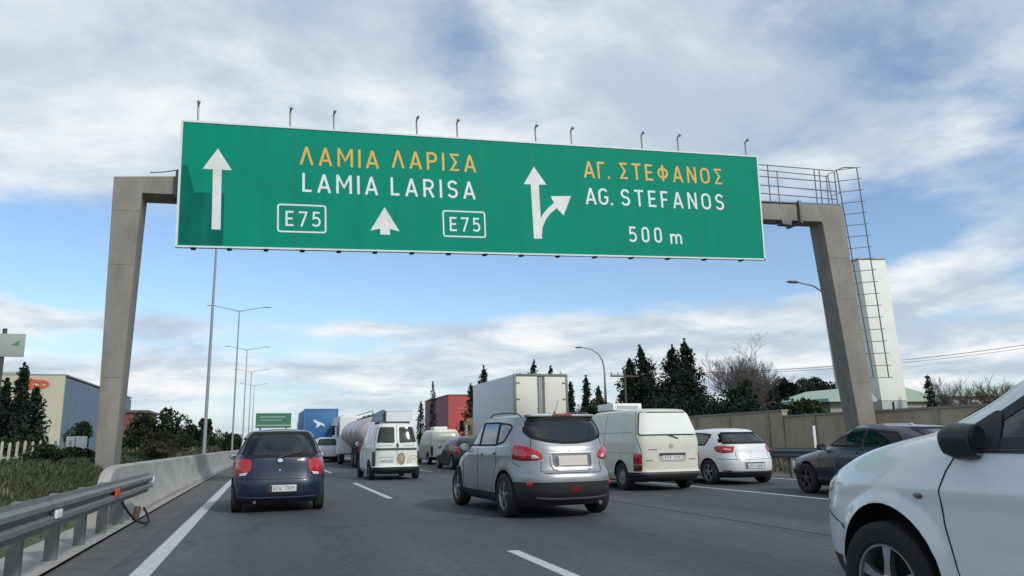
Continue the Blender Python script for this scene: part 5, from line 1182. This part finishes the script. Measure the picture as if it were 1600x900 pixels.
arrow([[(.85, .47), (1.08, .47), (1.08, 2.20), (1.35, 2.20), (.97, 2.82), (.58, 2.20), (.85, 2.20)]])
arrow([[(5.46, .46), (5.74, .46), (5.74, .64), (6.03, .57), (5.60, 1.30), (5.17, .57), (5.46, .64)]])
cu = [(10.26, .47), (10.49, .47)]
arrow([[(10.23, .47), (10.50, .47), (10.50, 2.24), (10.76, 2.26), (10.37, 2.84), (10.0, 2.24), (10.23, 2.24)],
       [(10.30, .50), (10.50, .60), (10.54, .85), (10.66, 1.10), (10.84, 1.32), (11.06, 1.49), (11.28, 1.26), (11.58, 1.92), (10.88, 1.88), (10.98, 1.66), (10.78, 1.50), (10.58, 1.28), (10.44, 1.02), (10.38, .75)]])
for u in [.43, 2.92, 4.16, 6.64, 7.91, 10.5, 11.74, 14.3, 15.68, 18.39]:
    m = MB(); zb = SH-.05+.12*u/SW; dz = 4.12+.15*u/SW
    m.tube([(u, .02, zb), (u, .02, dz-.08), (u+.01, -.03, dz-.01), (u+.02, -.10, dz)], .028, n=8); m.lathe([(-.20, .03), (-.17, .045), (-.10, .05), (-.08, .03)], axis='y', n=12, c=(u+.02, 0, dz-.005)); m.build('sign_lamp', P('lamp_post_grey', (.38, .37, .35), .5, .3), sign, smooth=True)
for u in [.37, 1.29, 2.25, 3.23, 4.24, 5.27, 6.35, 7.46, 8.59, 9.76, 10.97, 12.23, 13.52, 14.85, 16.23, 17.66]:
    m = MB(); m.bb(u-.04, u+.09, -.10, .10, -.105, -.065); m.build('floodlight', DKGAP, sign, bevel=.01)
m = MB(); m.bb(-.02, .10, .10, .30, 1.0, 2.3); [m.bb(u-.05, u+.05, .10, .34, .05, SH-.1) for u in (2.9, 6.3, 9.7, 13.1, 16.5)]; m.build('mounting_bracket', STEELD, sign)

# ------------------------------------------------------------ street lamps
def lamp_double(x, y, h, label):
    t = thing('street_lamp', label, 'street lamp', (x, y, 0), 0, 'double arm lamps along the left barrier')
    m = MB(); m.tube([(0, 0, 0), (0, 0, 1.2), (0, 0, h)], [.085, .075, .045], n=12); m.build('pole', POLE, t, smooth=True)
    for sg in (-1, 1):
        m = MB(); m.tube([(0, 0, h-.05), (sg*.8, 0, h+.12), (sg*1.9, 0, h+.33)], [.04, .03, .025], n=8); m.build('arm', POLE, t, smooth=True)
        m = MB(); m.lathe([(-.35, .03), (-.2, .10), (.15, .11), (.35, .05)], axis='x', n=12); m.v = [(v[0]+sg*2.15, v[1], v[2]*.5+h+.36) for v in m.v]; m.build('lamp_head', P('lamp_head_pale', (.55, .57, .58), .4), t, smooth=True)
for i, (y, lb) in enumerate([(37, 'nearest double arm lamp rising behind the green sign, left of the navy hatchback'), (65, 'second nearest double arm lamp, its arms below the green sign'), (92, 'third double arm lamp from the front, left barrier'), (120, 'fourth double arm lamp from the front, left barrier'), (148, 'fifth and farthest clear double arm lamp, left barrier')]):
    lamp_double(-2.56 if i else -2.62, y, 12.0, lb)
def lamp_single(x, y, h, label):
    t = thing('street_lamp', label, 'street lamp', (x, y, 0), 0, 'curved arm lamps on the right')
    m = MB(); m.tube([(0, 0, 0), (0, 0, h*.55), (0, 0, h*.78)], [.14, .11, .08], n=10); m.build('pole', POLE, t, smooth=True)
    m = MB(); m.tube([(0, 0, h*.78), (-.12, 0, h*.87), (-.5, 0, h*.94), (-1.2, 0, h*.985), (-2.1, 0, h)], [.08, .07, .055, .05, .045], n=8); m.build('arm', POLE, t, smooth=True)
    m = MB(); m.lathe([(-.35, .03), (-.2, .11), (.2, .12), (.36, .04)], axis='x', n=12); m.v = [(v[0]-2.4, v[1], v[2]*.6+h) for v in m.v]; m.build('lamp_head', P('lamp_head_dark', (.12, .12, .13), .5), t, smooth=True)
lamp_single(26.6, 30.6, 8.6, 'curved arm lamp showing left of the right gantry column'); lamp_single(28.3, 62, 9.2, 'curved arm lamp standing left of the tall dark cypresses')

# ------------------------------------------------------------ buildings
def panels(name, col, scale, axis, dark=.75, rough=.6):
    """cladding: vertical joints every 1/scale metres"""
    m = P(name, col, rough, noise=.06, nscale=.4); nt = m.node_tree; L = nt.links; b = nt.nodes['Principled BSDF']; src = b.inputs['Base Color'].links[0].from_socket
    tc = nt.nodes.new('ShaderNodeTexCoord'); s = nt.nodes.new('ShaderNodeSeparateXYZ'); L.new(tc.outputs['Object'], s.inputs[0])
    mu = nt.nodes.new('ShaderNodeMath'); mu.operation = 'MULTIPLY'; L.new(s.outputs[axis], mu.inputs[0]); mu.inputs[1].default_value = scale
    fr = nt.nodes.new('ShaderNodeMath'); fr.operation = 'FRACT'; L.new(mu.outputs[0], fr.inputs[0]); gt_ = nt.nodes.new('ShaderNodeMath'); gt_.operation = 'GREATER_THAN'; L.new(fr.outputs[0], gt_.inputs[0]); gt_.inputs[1].default_value = .1
    r = nt.nodes.new('ShaderNodeMapRange'); r.inputs[3].default_value = dark; L.new(gt_.outputs[0], r.inputs[0]); cb = nt.nodes.new('ShaderNodeCombineColor'); [L.new(r.outputs[0], cb.inputs[i]) for i in range(3)]
    mx = nt.nodes.new('ShaderNodeMix'); mx.data_type = 'RGBA'; mx.blend_type = 'MULTIPLY'; mx.inputs[0].default_value = 1; L.new(src, mx.inputs[6]); L.new(cb.outputs[0], mx.inputs[7]); L.new(mx.outputs[2], b.inputs['Base Color']); return m
t = thing('warehouse', 'big cream and blue warehouse with a red-orange oval emblem, far left', 'building', (-29.3, 130, 0))
m = MB(); m.bb(-46, 0, 0, .4, 0, 12.0); m.build('front_wall', P('cream_render', (.50, .48, .36), .8, noise=.06, nscale=.3), t)
m = MB(); m.bb(-46, .02, .41, 60, 0, 11.8); m.build('side_wall', panels('blue_cladding', (.13, .19, .27), .25, 1, .75), t)
m = MB(); m.bb(-46, .12, .0, 60, 12.01, 12.25); m.build('parapet', P('parapet_grey', (.25, .27, .28), .7), t); m = MB(); m.bb(-12, -9, 10, 14, 12.3, 13.4); m.build('roof_unit', P('parapet_grey2', (.35, .36, .36), .7), t)
m = MB(); rd = P('emblem_red', (.62, .10, .05), .5)
for (cx, cz, rx, rz, w) in ((-4.4, 10.75, 1.35, .55, .34), (-3.3, 10.75, 1.15, .48, .30), (-5.3, 10.5, .7, .36, .22)): q = ellipse_pts(cx, cz, rx, rz, 28); stroke(m, q+[q[0]], w, -.16-.02*rx, -.05)
m.build('oval_emblem', rd, t)
m = MB(); m.bb(-8.4, -7.4, -.1, .0, 6.2, 7.0); m.build('small_emblem', P('emblem_orange', (.6, .30, .10), .5), t)
t = thing('tower', 'tall white windowless tower right of the leaning gantry column', 'tower', (45.9, 50, 0))
TW = P('tower_white', (.80, .82, .76), .8, noise=.05, nscale=.5, dirt=((.5, .5, .44), .4, .9))
m = MB(); m.prism([(1.15, 3.9), (3.72, 3.9), (3.15, 15.65), (.40, 15.5)], lambda a, b: (a, 0, b), lambda a, b: (a, 5, b)); m.build('wall', TW, t, bevel=.05)
m = MB(); m.prism([(1.25, 0), (3.85, 0), (3.70, 3.89), (1.18, 3.89)], lambda a, b: (a, .03, b), lambda a, b: (a, 5, b)); m.build('base_wall', P('tower_grey', (.42, .44, .42), .85, noise=.1, nscale=.7, dirt=((.2, .2, .18), .6, 1.2)), t)
m = MB(); m.bb(2.2, 2.35, -.03, .03, 1.2, 3.8); m.build('base_slot', DKGAP, t); m = MB(); m.prism([(.34, 15.53), (3.21, 15.68), (3.21, 15.80), (.34, 15.66)], lambda a, b: (a, -.06, b), lambda a, b: (a, 5.06, b)); m.build('coping', P('coping_grey', (.4, .4, .38), .8), t)
t = thing('red_building', 'red box-shaped building behind the white box truck', 'building', (27.4, 120, 0))
m = MB(); m.bb(0, 20, 0, .4, 0, 8.5); m.build('front_wall', P('red_cladding', (.42, .065, .06), .6, noise=.06, nscale=.5), t); m = MB(); m.bb(-.02, 20, .41, 19, 0, 8.45); m.build('side_wall', panels('red_cladding_shaded', (.22, .065, .085), .3, 1, .85), t)  # side wall is the front red darkened, its shade put into the colour
m = MB(); m.bb(-.1, 20, -.08, 19, 8.51, 8.7); m.build('parapet', P('red_parapet', (.36, .06, .05), .6), t); m = MB(); m.bb(1.5, 6, -.06, 0, 6.3, 6.6); m.bb(1.5, 6, -.06, 0, 4.2, 4.5); m.build('wall_bands', P('pale_red', (.45, .16, .14), .6), t)
def shed(label, x, y, w, d, zt, ze, roof, rm=None):
    t = thing('warehouse', label, 'building', (x, y, 0)); m = MB(); m.bb(0, w, 0, d, 0, ze-.01); m.build('wall', P('shed_wall', (.30, .29, .27), .8, noise=.1, nscale=.4), t)
    m = MB(); m.prism([(-.6, ze), (w*roof, zt), (w+.6, ze+(.0 if roof < .9 else zt-ze)), (w+.6, ze-.25), (-.6, ze-.25)], lambda a, b: (a, -.6, b), lambda a, b: (a, d, b)); m.build('roof', rm or P('pale_green_roof', (.36, .47, .38), .6, noise=.08, nscale=.3), t)
    m = MB(); [m.bb(w*(.1+.2*k), w*(.1+.2*k)+1.4, -.03, .05, ze-2.2, ze-1.0) for k in range(4)]; m.build('window', GLASS, t); return t
shed('low warehouse with a pale green roof left of the leaning column', 39.9, 47.5, 3.2, 6, 4.8, 3.9, .85); shed('pale green roofed warehouse right of the white tower', 76.5, 80, 8.2, 20, 7.2, 5.6, .25); shed('long green roofed warehouse behind the pillar of the near white SUV', 86, 80, 40, 30, 9.4, 6.3, .97)
t = thing('red_shed', 'small dark red building showing right of the left gantry column', 'building', (-13.6, 84, 0)); m = MB(); m.bb(0, 2.1, 0, 8, 0, 4.6); m.build('wall', P('shed_red', (.20, .06, .055), .7, noise=.1), t); m = MB(); m.bb(-.2, 2.3, -.2, 8.2, 4.61, 4.85); m.build('roof', P('shed_roof', (.14, .1, .1), .7), t); m = MB(); m.bb(.6, 1.4, -.03, .02, .9, 2.9); m.build('door', DKGAP, t)

# walls and fences
t = thing('boundary_wall', 'long weathered concrete wall along the far right of the road', 'wall', (21, 0, 0))
WC = P('wall_concrete', (.47, .38, .27), .9, noise=.2, nscale=.8, dirt=((.25, .20, .145), .6, 1.1), bump=.4, stretch=(1, 1, .35))
m = MB(); m.bb(0, .25, -5, 27.9, -.1, 2.0); m.bb(0, .25, 28, 75, -.1, 2.25); m.build('wall_panels', WC, t)
m = MB(); [m.bb(-.06, .0, y-.10, y+.10, -.1, 2.0 if y < 28 else 2.24) for y in range(-4, 75, 3)]; m.build('pilasters', P('pilaster_concrete', (.34, .30, .23), .9, noise=.2), t)
m = MB(); m.bb(-.05, .30, -5, 27.95, 2.003, 2.08); m.bb(-.05, .30, 27.98, 75, 2.253, 2.33); m.build('coping', P('wall_coping', (.27, .25, .21), .9, noise=.2), t)
m = MB(); m.bb(-.05, .05, -.02, .02, 0, 1.35); o = m.build('marker_post', P('marker_white', (.7, .7, .68), .5), None, bevel=.01); o.location = (18.2, 22.6, .2); tag(o, 'slim white marker post in front of the concrete wall', 'post')
t = thing('picket_fence', 'row of pale upright pickets on the grass at far left', 'fence', (-12.5, 26, .66)); pk = P('picket_pale', (.42, .40, .34), .8, noise=.15); rd_ = random.Random(3)
for k in range(36):
    x = .1+.195*k
    if x > 7.0: break
    m = MB(); h = .72+rd_.uniform(-.05, .05); m.prism([(x-.035, 0), (x+.035, 0), (x+.035, h), (x, h+.05), (x-.035, h)], lambda a, b: (a+b*.02, 0, b), lambda a, b: (a+b*.02, .03, b)); m.build('picket', pk, t)
m = MB(); m.bb(0, 7.1, .032, .05, .30, .34); m.build('rail', pk, t)
t = thing('electrical_cabinet', 'small white roadside cabinet left of the gantry column', 'cabinet', (-6.55, 30, .8)); m = MB(); m.bb(0, .58, 0, .35, .25, .82); m.build('housing', P('cabinet_white', (.62, .63, .62), .5, noise=.05), t, bevel=.01); m = MB(); m.bb(.27, .29, -.004, .01, .3, .78); m.build('door_gap', DKGAP, t); m = MB(); m.bb(.06, .52, .05, .3, -.1, .249); m.build('plinth', CONC, t)
t = thing('sign_board', 'back of a pale grey road sign on a dark pole, far left', 'road sign', (-7.30, 25, 0)); m = MB(); m.tube([(0, .06, 0), (0, .06, 4.62)], .06, n=10); m.build('pole', P('dark_pole', (.06, .06, .065), .6), t); m = MB(); m.bb(-1.15, .56, -.03, 0, 3.80, 4.47); m.build('board', P('board_grey', (.33, .37, .35), .6, noise=.06, nscale=2), t, bevel=.01)
m = MB(); m.prism([(.22, 4.14), (.42, 4.14), (.42, 4.28)], lambda a, b: (a, -.04, b), lambda a, b: (a, -.029, b)); m.build('green_mark', P('mark_green', (.05, .28, .14), .6), t)
t = thing('guide_sign', 'distant green guide sign above the roof of the navy hatchback', 'road sign', (-1.5, 110, 0)); m = MB(); m.bb(0, 4.6, 0, .12, 3.5, 5.5); m.build('panel', P('far_sign_green', (.045, .17, .10), .5, noise=.1), t)
m = MB(); m.bb(.5, 3.9, -.03, .01, 4.9, 5.05); m.bb(.5, 3.4, -.03, .01, 4.5, 4.62); m.bb(.1, 4.5, -.03, .01, 3.75, 3.95); m.build('lettering', P('far_sign_text', (.25, .40, .36), .5), t); m = MB(); [m.tube([(x, .2, 0), (x, .2, 5.4)], .09) for x in (.6, 4.0)]; m.build('post', STEELD, t)
t = thing('utility_pole', 'wooden utility pole with one crossarm left of the cypress group', 'utility pole', (28.3, 58, 0)); wd = P('pole_wood', (.09, .075, .06), .9); m = MB(); m.tube([(0, 0, 0), (0, 0, 6.9)], [.14, .10], n=8); m.build('pole', wd, t); m = MB(); m.bb(-1.3, 1.3, -.05, .05, 6.3, 6.42); [m.lathe([(6.43, .03), (6.6, .05), (6.68, .02)], axis='z', n=8, c=(x, 0, 0)) for x in (-1.2, -.6, .6, 1.2)]; m.build('crossarm', wd, t)
def cable(a, b, sag, r, label):
    m = MB(); a, b = Vector(a), Vector(b); m.tube([a.lerp(b, k/20)-Vector((0, 0, sag*4*(k/20)*(1-k/20))) for k in range(21)], r, n=5); tag(m.build('overhead_cable', DKGAP, smooth=True), label, 'cable')
cable((29.5, 58, 6.6), (66, 44, 9.3), .9, .022, 'upper overhead cable crossing in front of the white tower'); cable((27.1, 58, 6.5), (66, 44.6, 9.0), 1.0, .015, 'thin lower overhead cable running from the utility pole')

# ------------------------------------------------------------ trees and shrubs
TL = {'cyp': [P('cypress_dark', (.014, .024, .017), .9, spec=.1), P('cypress_mid', (.022, .036, .024), .9, spec=.1), P('cypress_light', (.032, .048, .030), .9, spec=.1)],
      'bush': [P('bush_dark', (.020, .033, .017), .9, spec=.1), P('bush_mid', (.034, .050, .024), .9, spec=.1), P('bush_light', (.052, .070, .034), .9, spec=.1)],
      'dry': [P('dry_twig', (.07, .058, .045), .9, spec=.1), P('dry_dark', (.05, .042, .032), .9, spec=.1), P('dry_olive', (.06, .06, .038), .9, spec=.1)]}
BARK = P('bark', (.07, .058, .046), .95, noise=.3); BARKG = P('grey_bark', (.15, .13, .115), .95, noise=.3)
def leaves(mb, cs, sz, nm=3):
    """cs: (N,3) centres; each a small randomly turned quad"""
    n = len(cs); a = rng.normal(size=(n, 3)); a /= np.linalg.norm(a, axis=1)[:, None]; b = rng.normal(size=(n, 3)); b -= (a*b).sum(1)[:, None]*a; b /= np.linalg.norm(b, axis=1)[:, None]
    s = sz*rng.uniform(.5, 1.3, (n, 1)); l = s*rng.uniform(1.0, 2.0, (n, 1)); q = np.stack([cs-a*s-b*l*.4, cs+a*s*.5-b*l, cs+a*s+b*l*.3, cs-a*s*.3+b*l], 1).reshape(-1, 3)
    o = len(mb.v); mb.v += [tuple(v) for v in q]; mb.f += [tuple(range(o+4*i, o+4*i+4)) for i in range(n)]
def clump_mats(mb, cs, nm=3):
    for c in cs:
        v = mnoise.noise(Vector(c)*.9)+rng.normal(0, .22); mb.m.append(0 if v < -.12 else (1 if v < .22 else 2))
def tree_cypress(label, x, y, h, r, group=None, n=4200, ragged=.55, name='cypress_tree', leaf=.075, z0=0, kind='cyp', PW=.62, lean=0):
    t = thing(name, label, 'tree', (x, y, z0), 0, group); m = MB(); m.tube([(0, 0, -.3), (0, 0, h*.5), (0, 0, h*.93)], [.05*h**.5+.06, .06, .02], n=6); m.build('trunk', BARK, t)
    nb = int(22+h*5); cs = []; lim = MB()
    for k in range(nb):
        u = (k+rng.uniform(0, 1))/nb; z = h*(.06+.90*u); az = rng.uniform(0, 6.283); ln = r*(1-u)**PW*(1-ragged*rng.uniform(0, 1))*(1.0 if u > .12 else .8)+.07; up = rng.uniform(.4, 1.25)*ln
        m_ = int(n/nb*(.4+1.1*(1-u))); s = rng.uniform(0, 1, m_)**.7; sp_ = .16*ln+.09
        p = np.stack([np.cos(az)*ln*s, np.sin(az)*ln*s, z+up*s*s], 1)+rng.normal(0, 1, (m_, 3))*np.array([sp_, sp_, sp_*1.3])*(1.25-s[:, None]*.7); cs.append(p)
    cs.append(np.stack([rng.normal(0, .05, 60), rng.normal(0, .05, 60), rng.uniform(h*.88, h*1.02, 60)], 1)); cs = np.concatenate(cs)
    cs[:, 0] += lean*(cs[:, 2]/h)**2
    mb = MB(); leaves(mb, cs, leaf); clump_mats(mb, cs*1.3+x); mb.build('crown', TL[kind], t, fixn=False); return t
def shrub(label, x, y, w, h, n=2600, group=None, kind='bush', leaf=.09, name='shrub', lobes=9, z0=0, trunk=True, cat='shrub', base=0.0):
    t = thing(name, label, cat, (x, y, z0), 0, group)
    if trunk: m = MB(); m.tube([(0, 0, -.2), (0.05, 0, h*.45), (0, 0, h*.75)], [.05+.02*h, .05, .02], n=6); [m.tube([(0, 0, h*.25), (w*.25*math.cos(a), w*.2*math.sin(a), h*.6)], [.04, .015], n=5) for a in (0.3, 2.2, 4.2, 5.3)]; m.build('trunk', BARK, t)
    cs = []
    for k in range(lobes):
        az = rng.uniform(0, 6.283); rr = rng.uniform(.1, .62)*w/2; lz = base+(h-base)*rng.uniform(.25, .80); lr = np.array([w*.5, w*.45, (h-base)*.5])*rng.uniform(.32, .58)
        top = min(lz+lr[2], h); lz = top-lr[2]; m_ = n//lobes; d = rng.normal(size=(m_, 3)); d /= np.linalg.norm(d, axis=1)[:, None]; q = d*(rng.uniform(.35, 1.08, (m_, 1))**.5)*lr+np.array([math.cos(az)*rr, math.sin(az)*rr, max(lz, lr[2]*.4)])
        keep = np.array([mnoise.noise(Vector(c)*1.9+Vector((k, x, 0))) > -.22 for c in q]); cs.append(q[keep])
    cs = np.concatenate(cs); mb = MB(); leaves(mb, cs, leaf); clump_mats(mb, cs*1.2+x); mb.build('crown', TL[kind], t, fixn=False); return t
def bare_tree(label, x, y, h, spread, seed, name='bare_tree', levels=5, group=None, mat=None, z0=0, thin=1.0):
    t = thing(name, label, 'tree', (x, y, z0), 0, group); rd = random.Random(seed); m = MB(); tr = MB()
    def grow(p, d, ln, r, lv):
        pts = [p]; q = p; dd = d
        for _ in range(3):
            dd = (dd+Vector((rd.gauss(0, .13), rd.gauss(0, .13), rd.gauss(.04, .06)))).normalized(); q = q+dd*ln/3; pts.append(q)
        (tr if lv == 0 else m).tube(pts, [r, r*.85, r*.72, r*.6], n=5 if lv < 2 else 3, cap=False)
        if lv < levels:
            for k in range((rd.choice((3, 4)) if lv > 1 else 5) if lv else 7):
                i = rd.choice((1, 2, 3)) if lv else rd.choice((2, 3)); a = rd.uniform(0, 6.28); sp_ = rd.uniform(.35, .8)*spread
                e = (dd+Vector((math.cos(a)*sp_, math.sin(a)*sp_, rd.uniform(-.05, .25)))).normalized(); grow(pts[i], e, ln*rd.uniform(.58, .82), max(r*.55, .009), lv+1)
    grow(Vector((0, 0, -.2)), Vector((0, 0, 1)), h*.30, h*.018*thin, 0); tr.build('trunk', mat or BARKG, t, fixn=False); m.build('crown', mat or BARKG, t, fixn=False); return t
RC = 'dark cypresses standing behind the wall on the right'
for lab, x, y, h, r in [('leftmost and shortest of the cypress group behind the cream van', 29.7, 60, 8.6, 1.3), ('second cypress from the left in the group behind the cream van', 31.3, 60, 9.8, 1.9),
                        ('third cypress from the left in the group, behind the gap above the cream van', 33.7, 59.5, 9.9, 1.8), ('tallest pointed cypress, rightmost of the group', 35.4, 60, 10.5, 1.6), ('low bushy cypress between the taller ones of the group', 32.6, 62, 7.4, 1.9), ('low cypress filling the right foot of the group', 36.9, 61, 6.6, 1.9)]:
    tree_cypress(lab, x, y, h*.93, r*1.95, RC, n=11000, PW=.85, ragged=.72, lean=rng.uniform(-.5, .4))
for lab, x, y, h, r in [('thin small cypress right of the box truck doors', 24.6, 61, 6.0, .55), ('small cypress just left of the curved lamp', 26.3, 61.5, 6.6, .9), ('short cypress behind the foot of the curved lamp', 27.2, 61, 5.6, .7)]: tree_cypress(lab, x, y, h, r*1.3, 'small cypresses right of the box truck', n=3600, PW=.85, ragged=.65)
for lab, x, y, h, r in [('pointed conifer left of the box truck roof', 22.1, 80, 9.9, 1.3), ('short conifer between red building and box truck', 21.0, 80, 7.8, .9), ('conifer top showing over the middle of the box truck', 27.6, 80, 10.6, 1.6), ('small conifer tip over the box truck left of the middle one', 26.3, 80, 9.0, .8), ('conifer tip over the right of the box truck doors', 29.4, 80, 10.0, 1.1), ('low conifer tip over the right end of the box truck', 31, 80.5, 9.3, .8)]:
    tree_cypress(lab, x, y, h*.93, r*2.1, 'conifers beyond the box truck', n=4200, name='conifer_tree', PW=.8, ragged=.75, lean=rng.uniform(-.4, .6))
tree_cypress('thin dark tree rising left of the red building corner', 22.4, 108, 9.6, .9, None, n=1600, name='conifer_tree'); tree_cypress('small dark tree at the left edge of the red building', 19.9, 104, 6.6, .9, None, n=1600, name='conifer_tree')
bare_tree('tall leafless tree with many fine branches right of the cypress group', 39.2, 58, 11.0, 1.15, 4, levels=6, thin=.8); bare_tree('leafless tree right of and behind the taller leafless one', 42.0, 60, 9.6, 1.15, 9, levels=6, thin=.8)
tree_cypress('mid green bushy conifer in front of the leafless tree', 38.7, 56, 5.9, 1.9, None, n=4500, ragged=.35, name='conifer_tree', kind='bush')
for i, (x, y, w, h) in enumerate([(43.6, 58, 3.6, 6.3), (46.6, 60, 3.8, 6.9), (50.0, 62, 3.8, 7.0), (53.5, 64, 3.4, 6.6)]):
    shrub(['rounded pine nearest the leafless trees', 'second rounded pine, above the low warehouse roof', 'third rounded pine from the left behind the wall', 'rightmost rounded pine beside the gantry column'][i], x, y, w, h, 3600, 'rounded pines behind the right wall', 'cyp', .10, 'pine_tree', 8, cat='tree', base=h*.4)
hx = [(23.5, 55, 4.6), (26.5, 56, 4.2), (29.5, 54, 4.8), (32.5, 54, 5.0), (35.3, 52, 5.0), (37.2, 53, 5.0), (39.5, 54, 4.8), (43.5, 57, 5.4), (46.8, 58, 5.6), (37.6, 47.5, 4.0), (30.5, 48, 4.2), (32.5, 46, 4.0), (34.6, 45, 3.6)]
hn = ['behind the van roof unit', 'under the curved lamp', 'at the foot of the leftmost cypress', 'at the foot of the second cypress', 'at the foot of the tallest cypress', 'below the leafless tree', 'right of the conifer', 'above the wall step', 'in front of the second pine', 'low in front of the nearest green roofed warehouse', 'low in front of the cypresses', 'low before the tallest cypress', 'low above the white hatchback']
for (x, y, hh), nm in zip(hx, hn): shrub('dark hedge bush '+nm, x, y, 4.2, hh, 4200, 'dark hedge behind the right wall', 'cyp' if rng.random() < .8 else 'bush', .085, 'hedge_bush', 7)
for (x, y, h, s, lb) in [(23.0, 20.6, 3.6, 11, 'brown leafless shrub right of the white tower'), (24.6, 20.0, 4.6, 12, 'tall brown twiggy shrub further right of the tower'), (26.0, 19.2, 4.0, 13, 'brown twiggy shrub left of the near car pillar'), (22.6, 18.2, 3.0, 14, 'low brown shrub above the dark car roof'), (28.5, 19.6, 4.0, 15, 'brown twiggy shrub behind the near car pillar')]:
    bare_tree(lb, x, y, h*.85, 1.1, s, name='leafless_shrub', levels=5, group='brown leafless shrubs behind the right wall', mat=P('brown_twig', (.11, .08, .06), .9), thin=.45)
for (x, y, w, h, lb) in [(24, 19, 2.6, 2.7, 'dry brown bush below the tall twiggy shrub'), (26.5, 18.2, 2.8, 2.9, 'dry brown bush behind the near car mirror'), (22.6, 21.6, 1.6, 2.4, 'dry bush at the tower foot'), (29, 18.5, 3, 3.1, 'dry brown bush at the right edge')]: shrub(lb, x, y, w, h, 2600, 'dry bushes behind the right wall', 'dry', .05, 'dry_bush', 7)
tree_cypress('small dark conifer above the near car pillar', 29.4, 22.6, 4.3, .7, None, n=1800, name='conifer_tree', leaf=.05); tree_cypress('thin dark conifer right beside the tower foot', 49.9, 48, 5.6, .6, None, n=1200, name='conifer_tree')
bare_tree('slim leafless tree above the green roof right of the tower', 62.5, 58, 8.6, .8, 31, levels=5, thin=.8)
LC = 'cypresses in front of the cream warehouse'
for lab, x, y, h, r in [('tallest thin cypress before the cream warehouse', -16.1, 60, 8.0, .75), ('cypress left of the tallest one, before the warehouse', -17.3, 61, 6.9, .8), ('broad cypress under the red-orange emblem', -14.9, 59, 6.0, 1.05), ('short cypress right of the tallest one', -15.6, 58, 5.6, .8), ('cypress at the left edge behind the sign pole', -18.6, 60, 7.0, .9)]: tree_cypress(lab, x, y, h*.87, r, LC, n=4200, ragged=.3)
for (x, y, w, h, lb) in [(-12.6, 62, 2.2, 2.9, 'low rounded bush at the foot of the blue warehouse wall'), (-10.4, 64, 2.0, 2.6, 'low bush just left of the gantry column'), (-8.3, 60, 2.6, 4.0, 'large dark bush right of the left gantry column'), (-6.9, 59, 2.2, 4.2, 'largest bush of the group right of the left column'), (-5.9, 61, 2.0, 3.4, 'bush on the right flank of the big bush group'), (-4.9, 62, 1.6, 2.7, 'small bush left of the nearest lamp pole'), (-17, 52, 4, 2.2, 'low dark shrubs beneath the cypresses'), (-13.6, 50, 3, 2.0, 'low shrub behind the picket fence'), (-3.4, 75, 1.8, 2.7, 'small bush right of the nearest lamp pole'), (-3.2, 95, 2.0, 2.7, 'far bush beside the second lamp pole'), (-6.2, 90, 3.5, 3.4, 'far bush behind the nearest lamp pole')]:
    shrub(lb, x, y, w, h+.2, 3600 if h > 3 else 2200, 'bushes along the left bank', 'bush', .075, 'shrub', 9, trunk=h > 3)
shrub('small round-crowned tree left of the nearest lamp pole', -4.25, 61, 1.1, 3.5, 900, None, 'bush', .08, 'small_tree', 4, cat='tree', base=2.1)
for (x, y, w, h, lb) in [(-5.0, 24.5, 1.3, .42, 'yellow-green weed clump left of the gantry column'), (-3.0, 24.8, 1.1, .6, 'greyish weed clump right of the gantry column'), (-3.3, 28.5, 1.3, .9, 'pale weed bush by the barrier behind the column'), (-4.6, 19, 1.2, .5, 'green weed clump in front of the gantry column'), (-3.2, 34, 1.4, .9, 'weed bush by the barrier near the lamp')]: shrub(lb, x, y, w, h, 2400, 'weed clumps on the left bank', 'dry' if 'grey' in lb or 'pale' in lb else 'bush', .022, 'weed_clump', 8, z0=.85, trunk=False, cat='weeds')

# far tree line closing the horizon
vs = MB(); cs = []
for k in range(9000):
    x = rng.uniform(-260, 330); y = 330+rng.uniform(-10, 30); cs.append((x, y, rng.uniform(0, 1)**1.2*(3.5+3.0*abs(mnoise.noise(Vector((x*.03, 0, 0)))+.4))))
cs = np.array(cs); leaves(vs, cs, .9); clump_mats(vs, cs*.1); o = vs.build('distant_woodland', TL['bush'], None, fixn=False); o['kind'] = 'stuff'
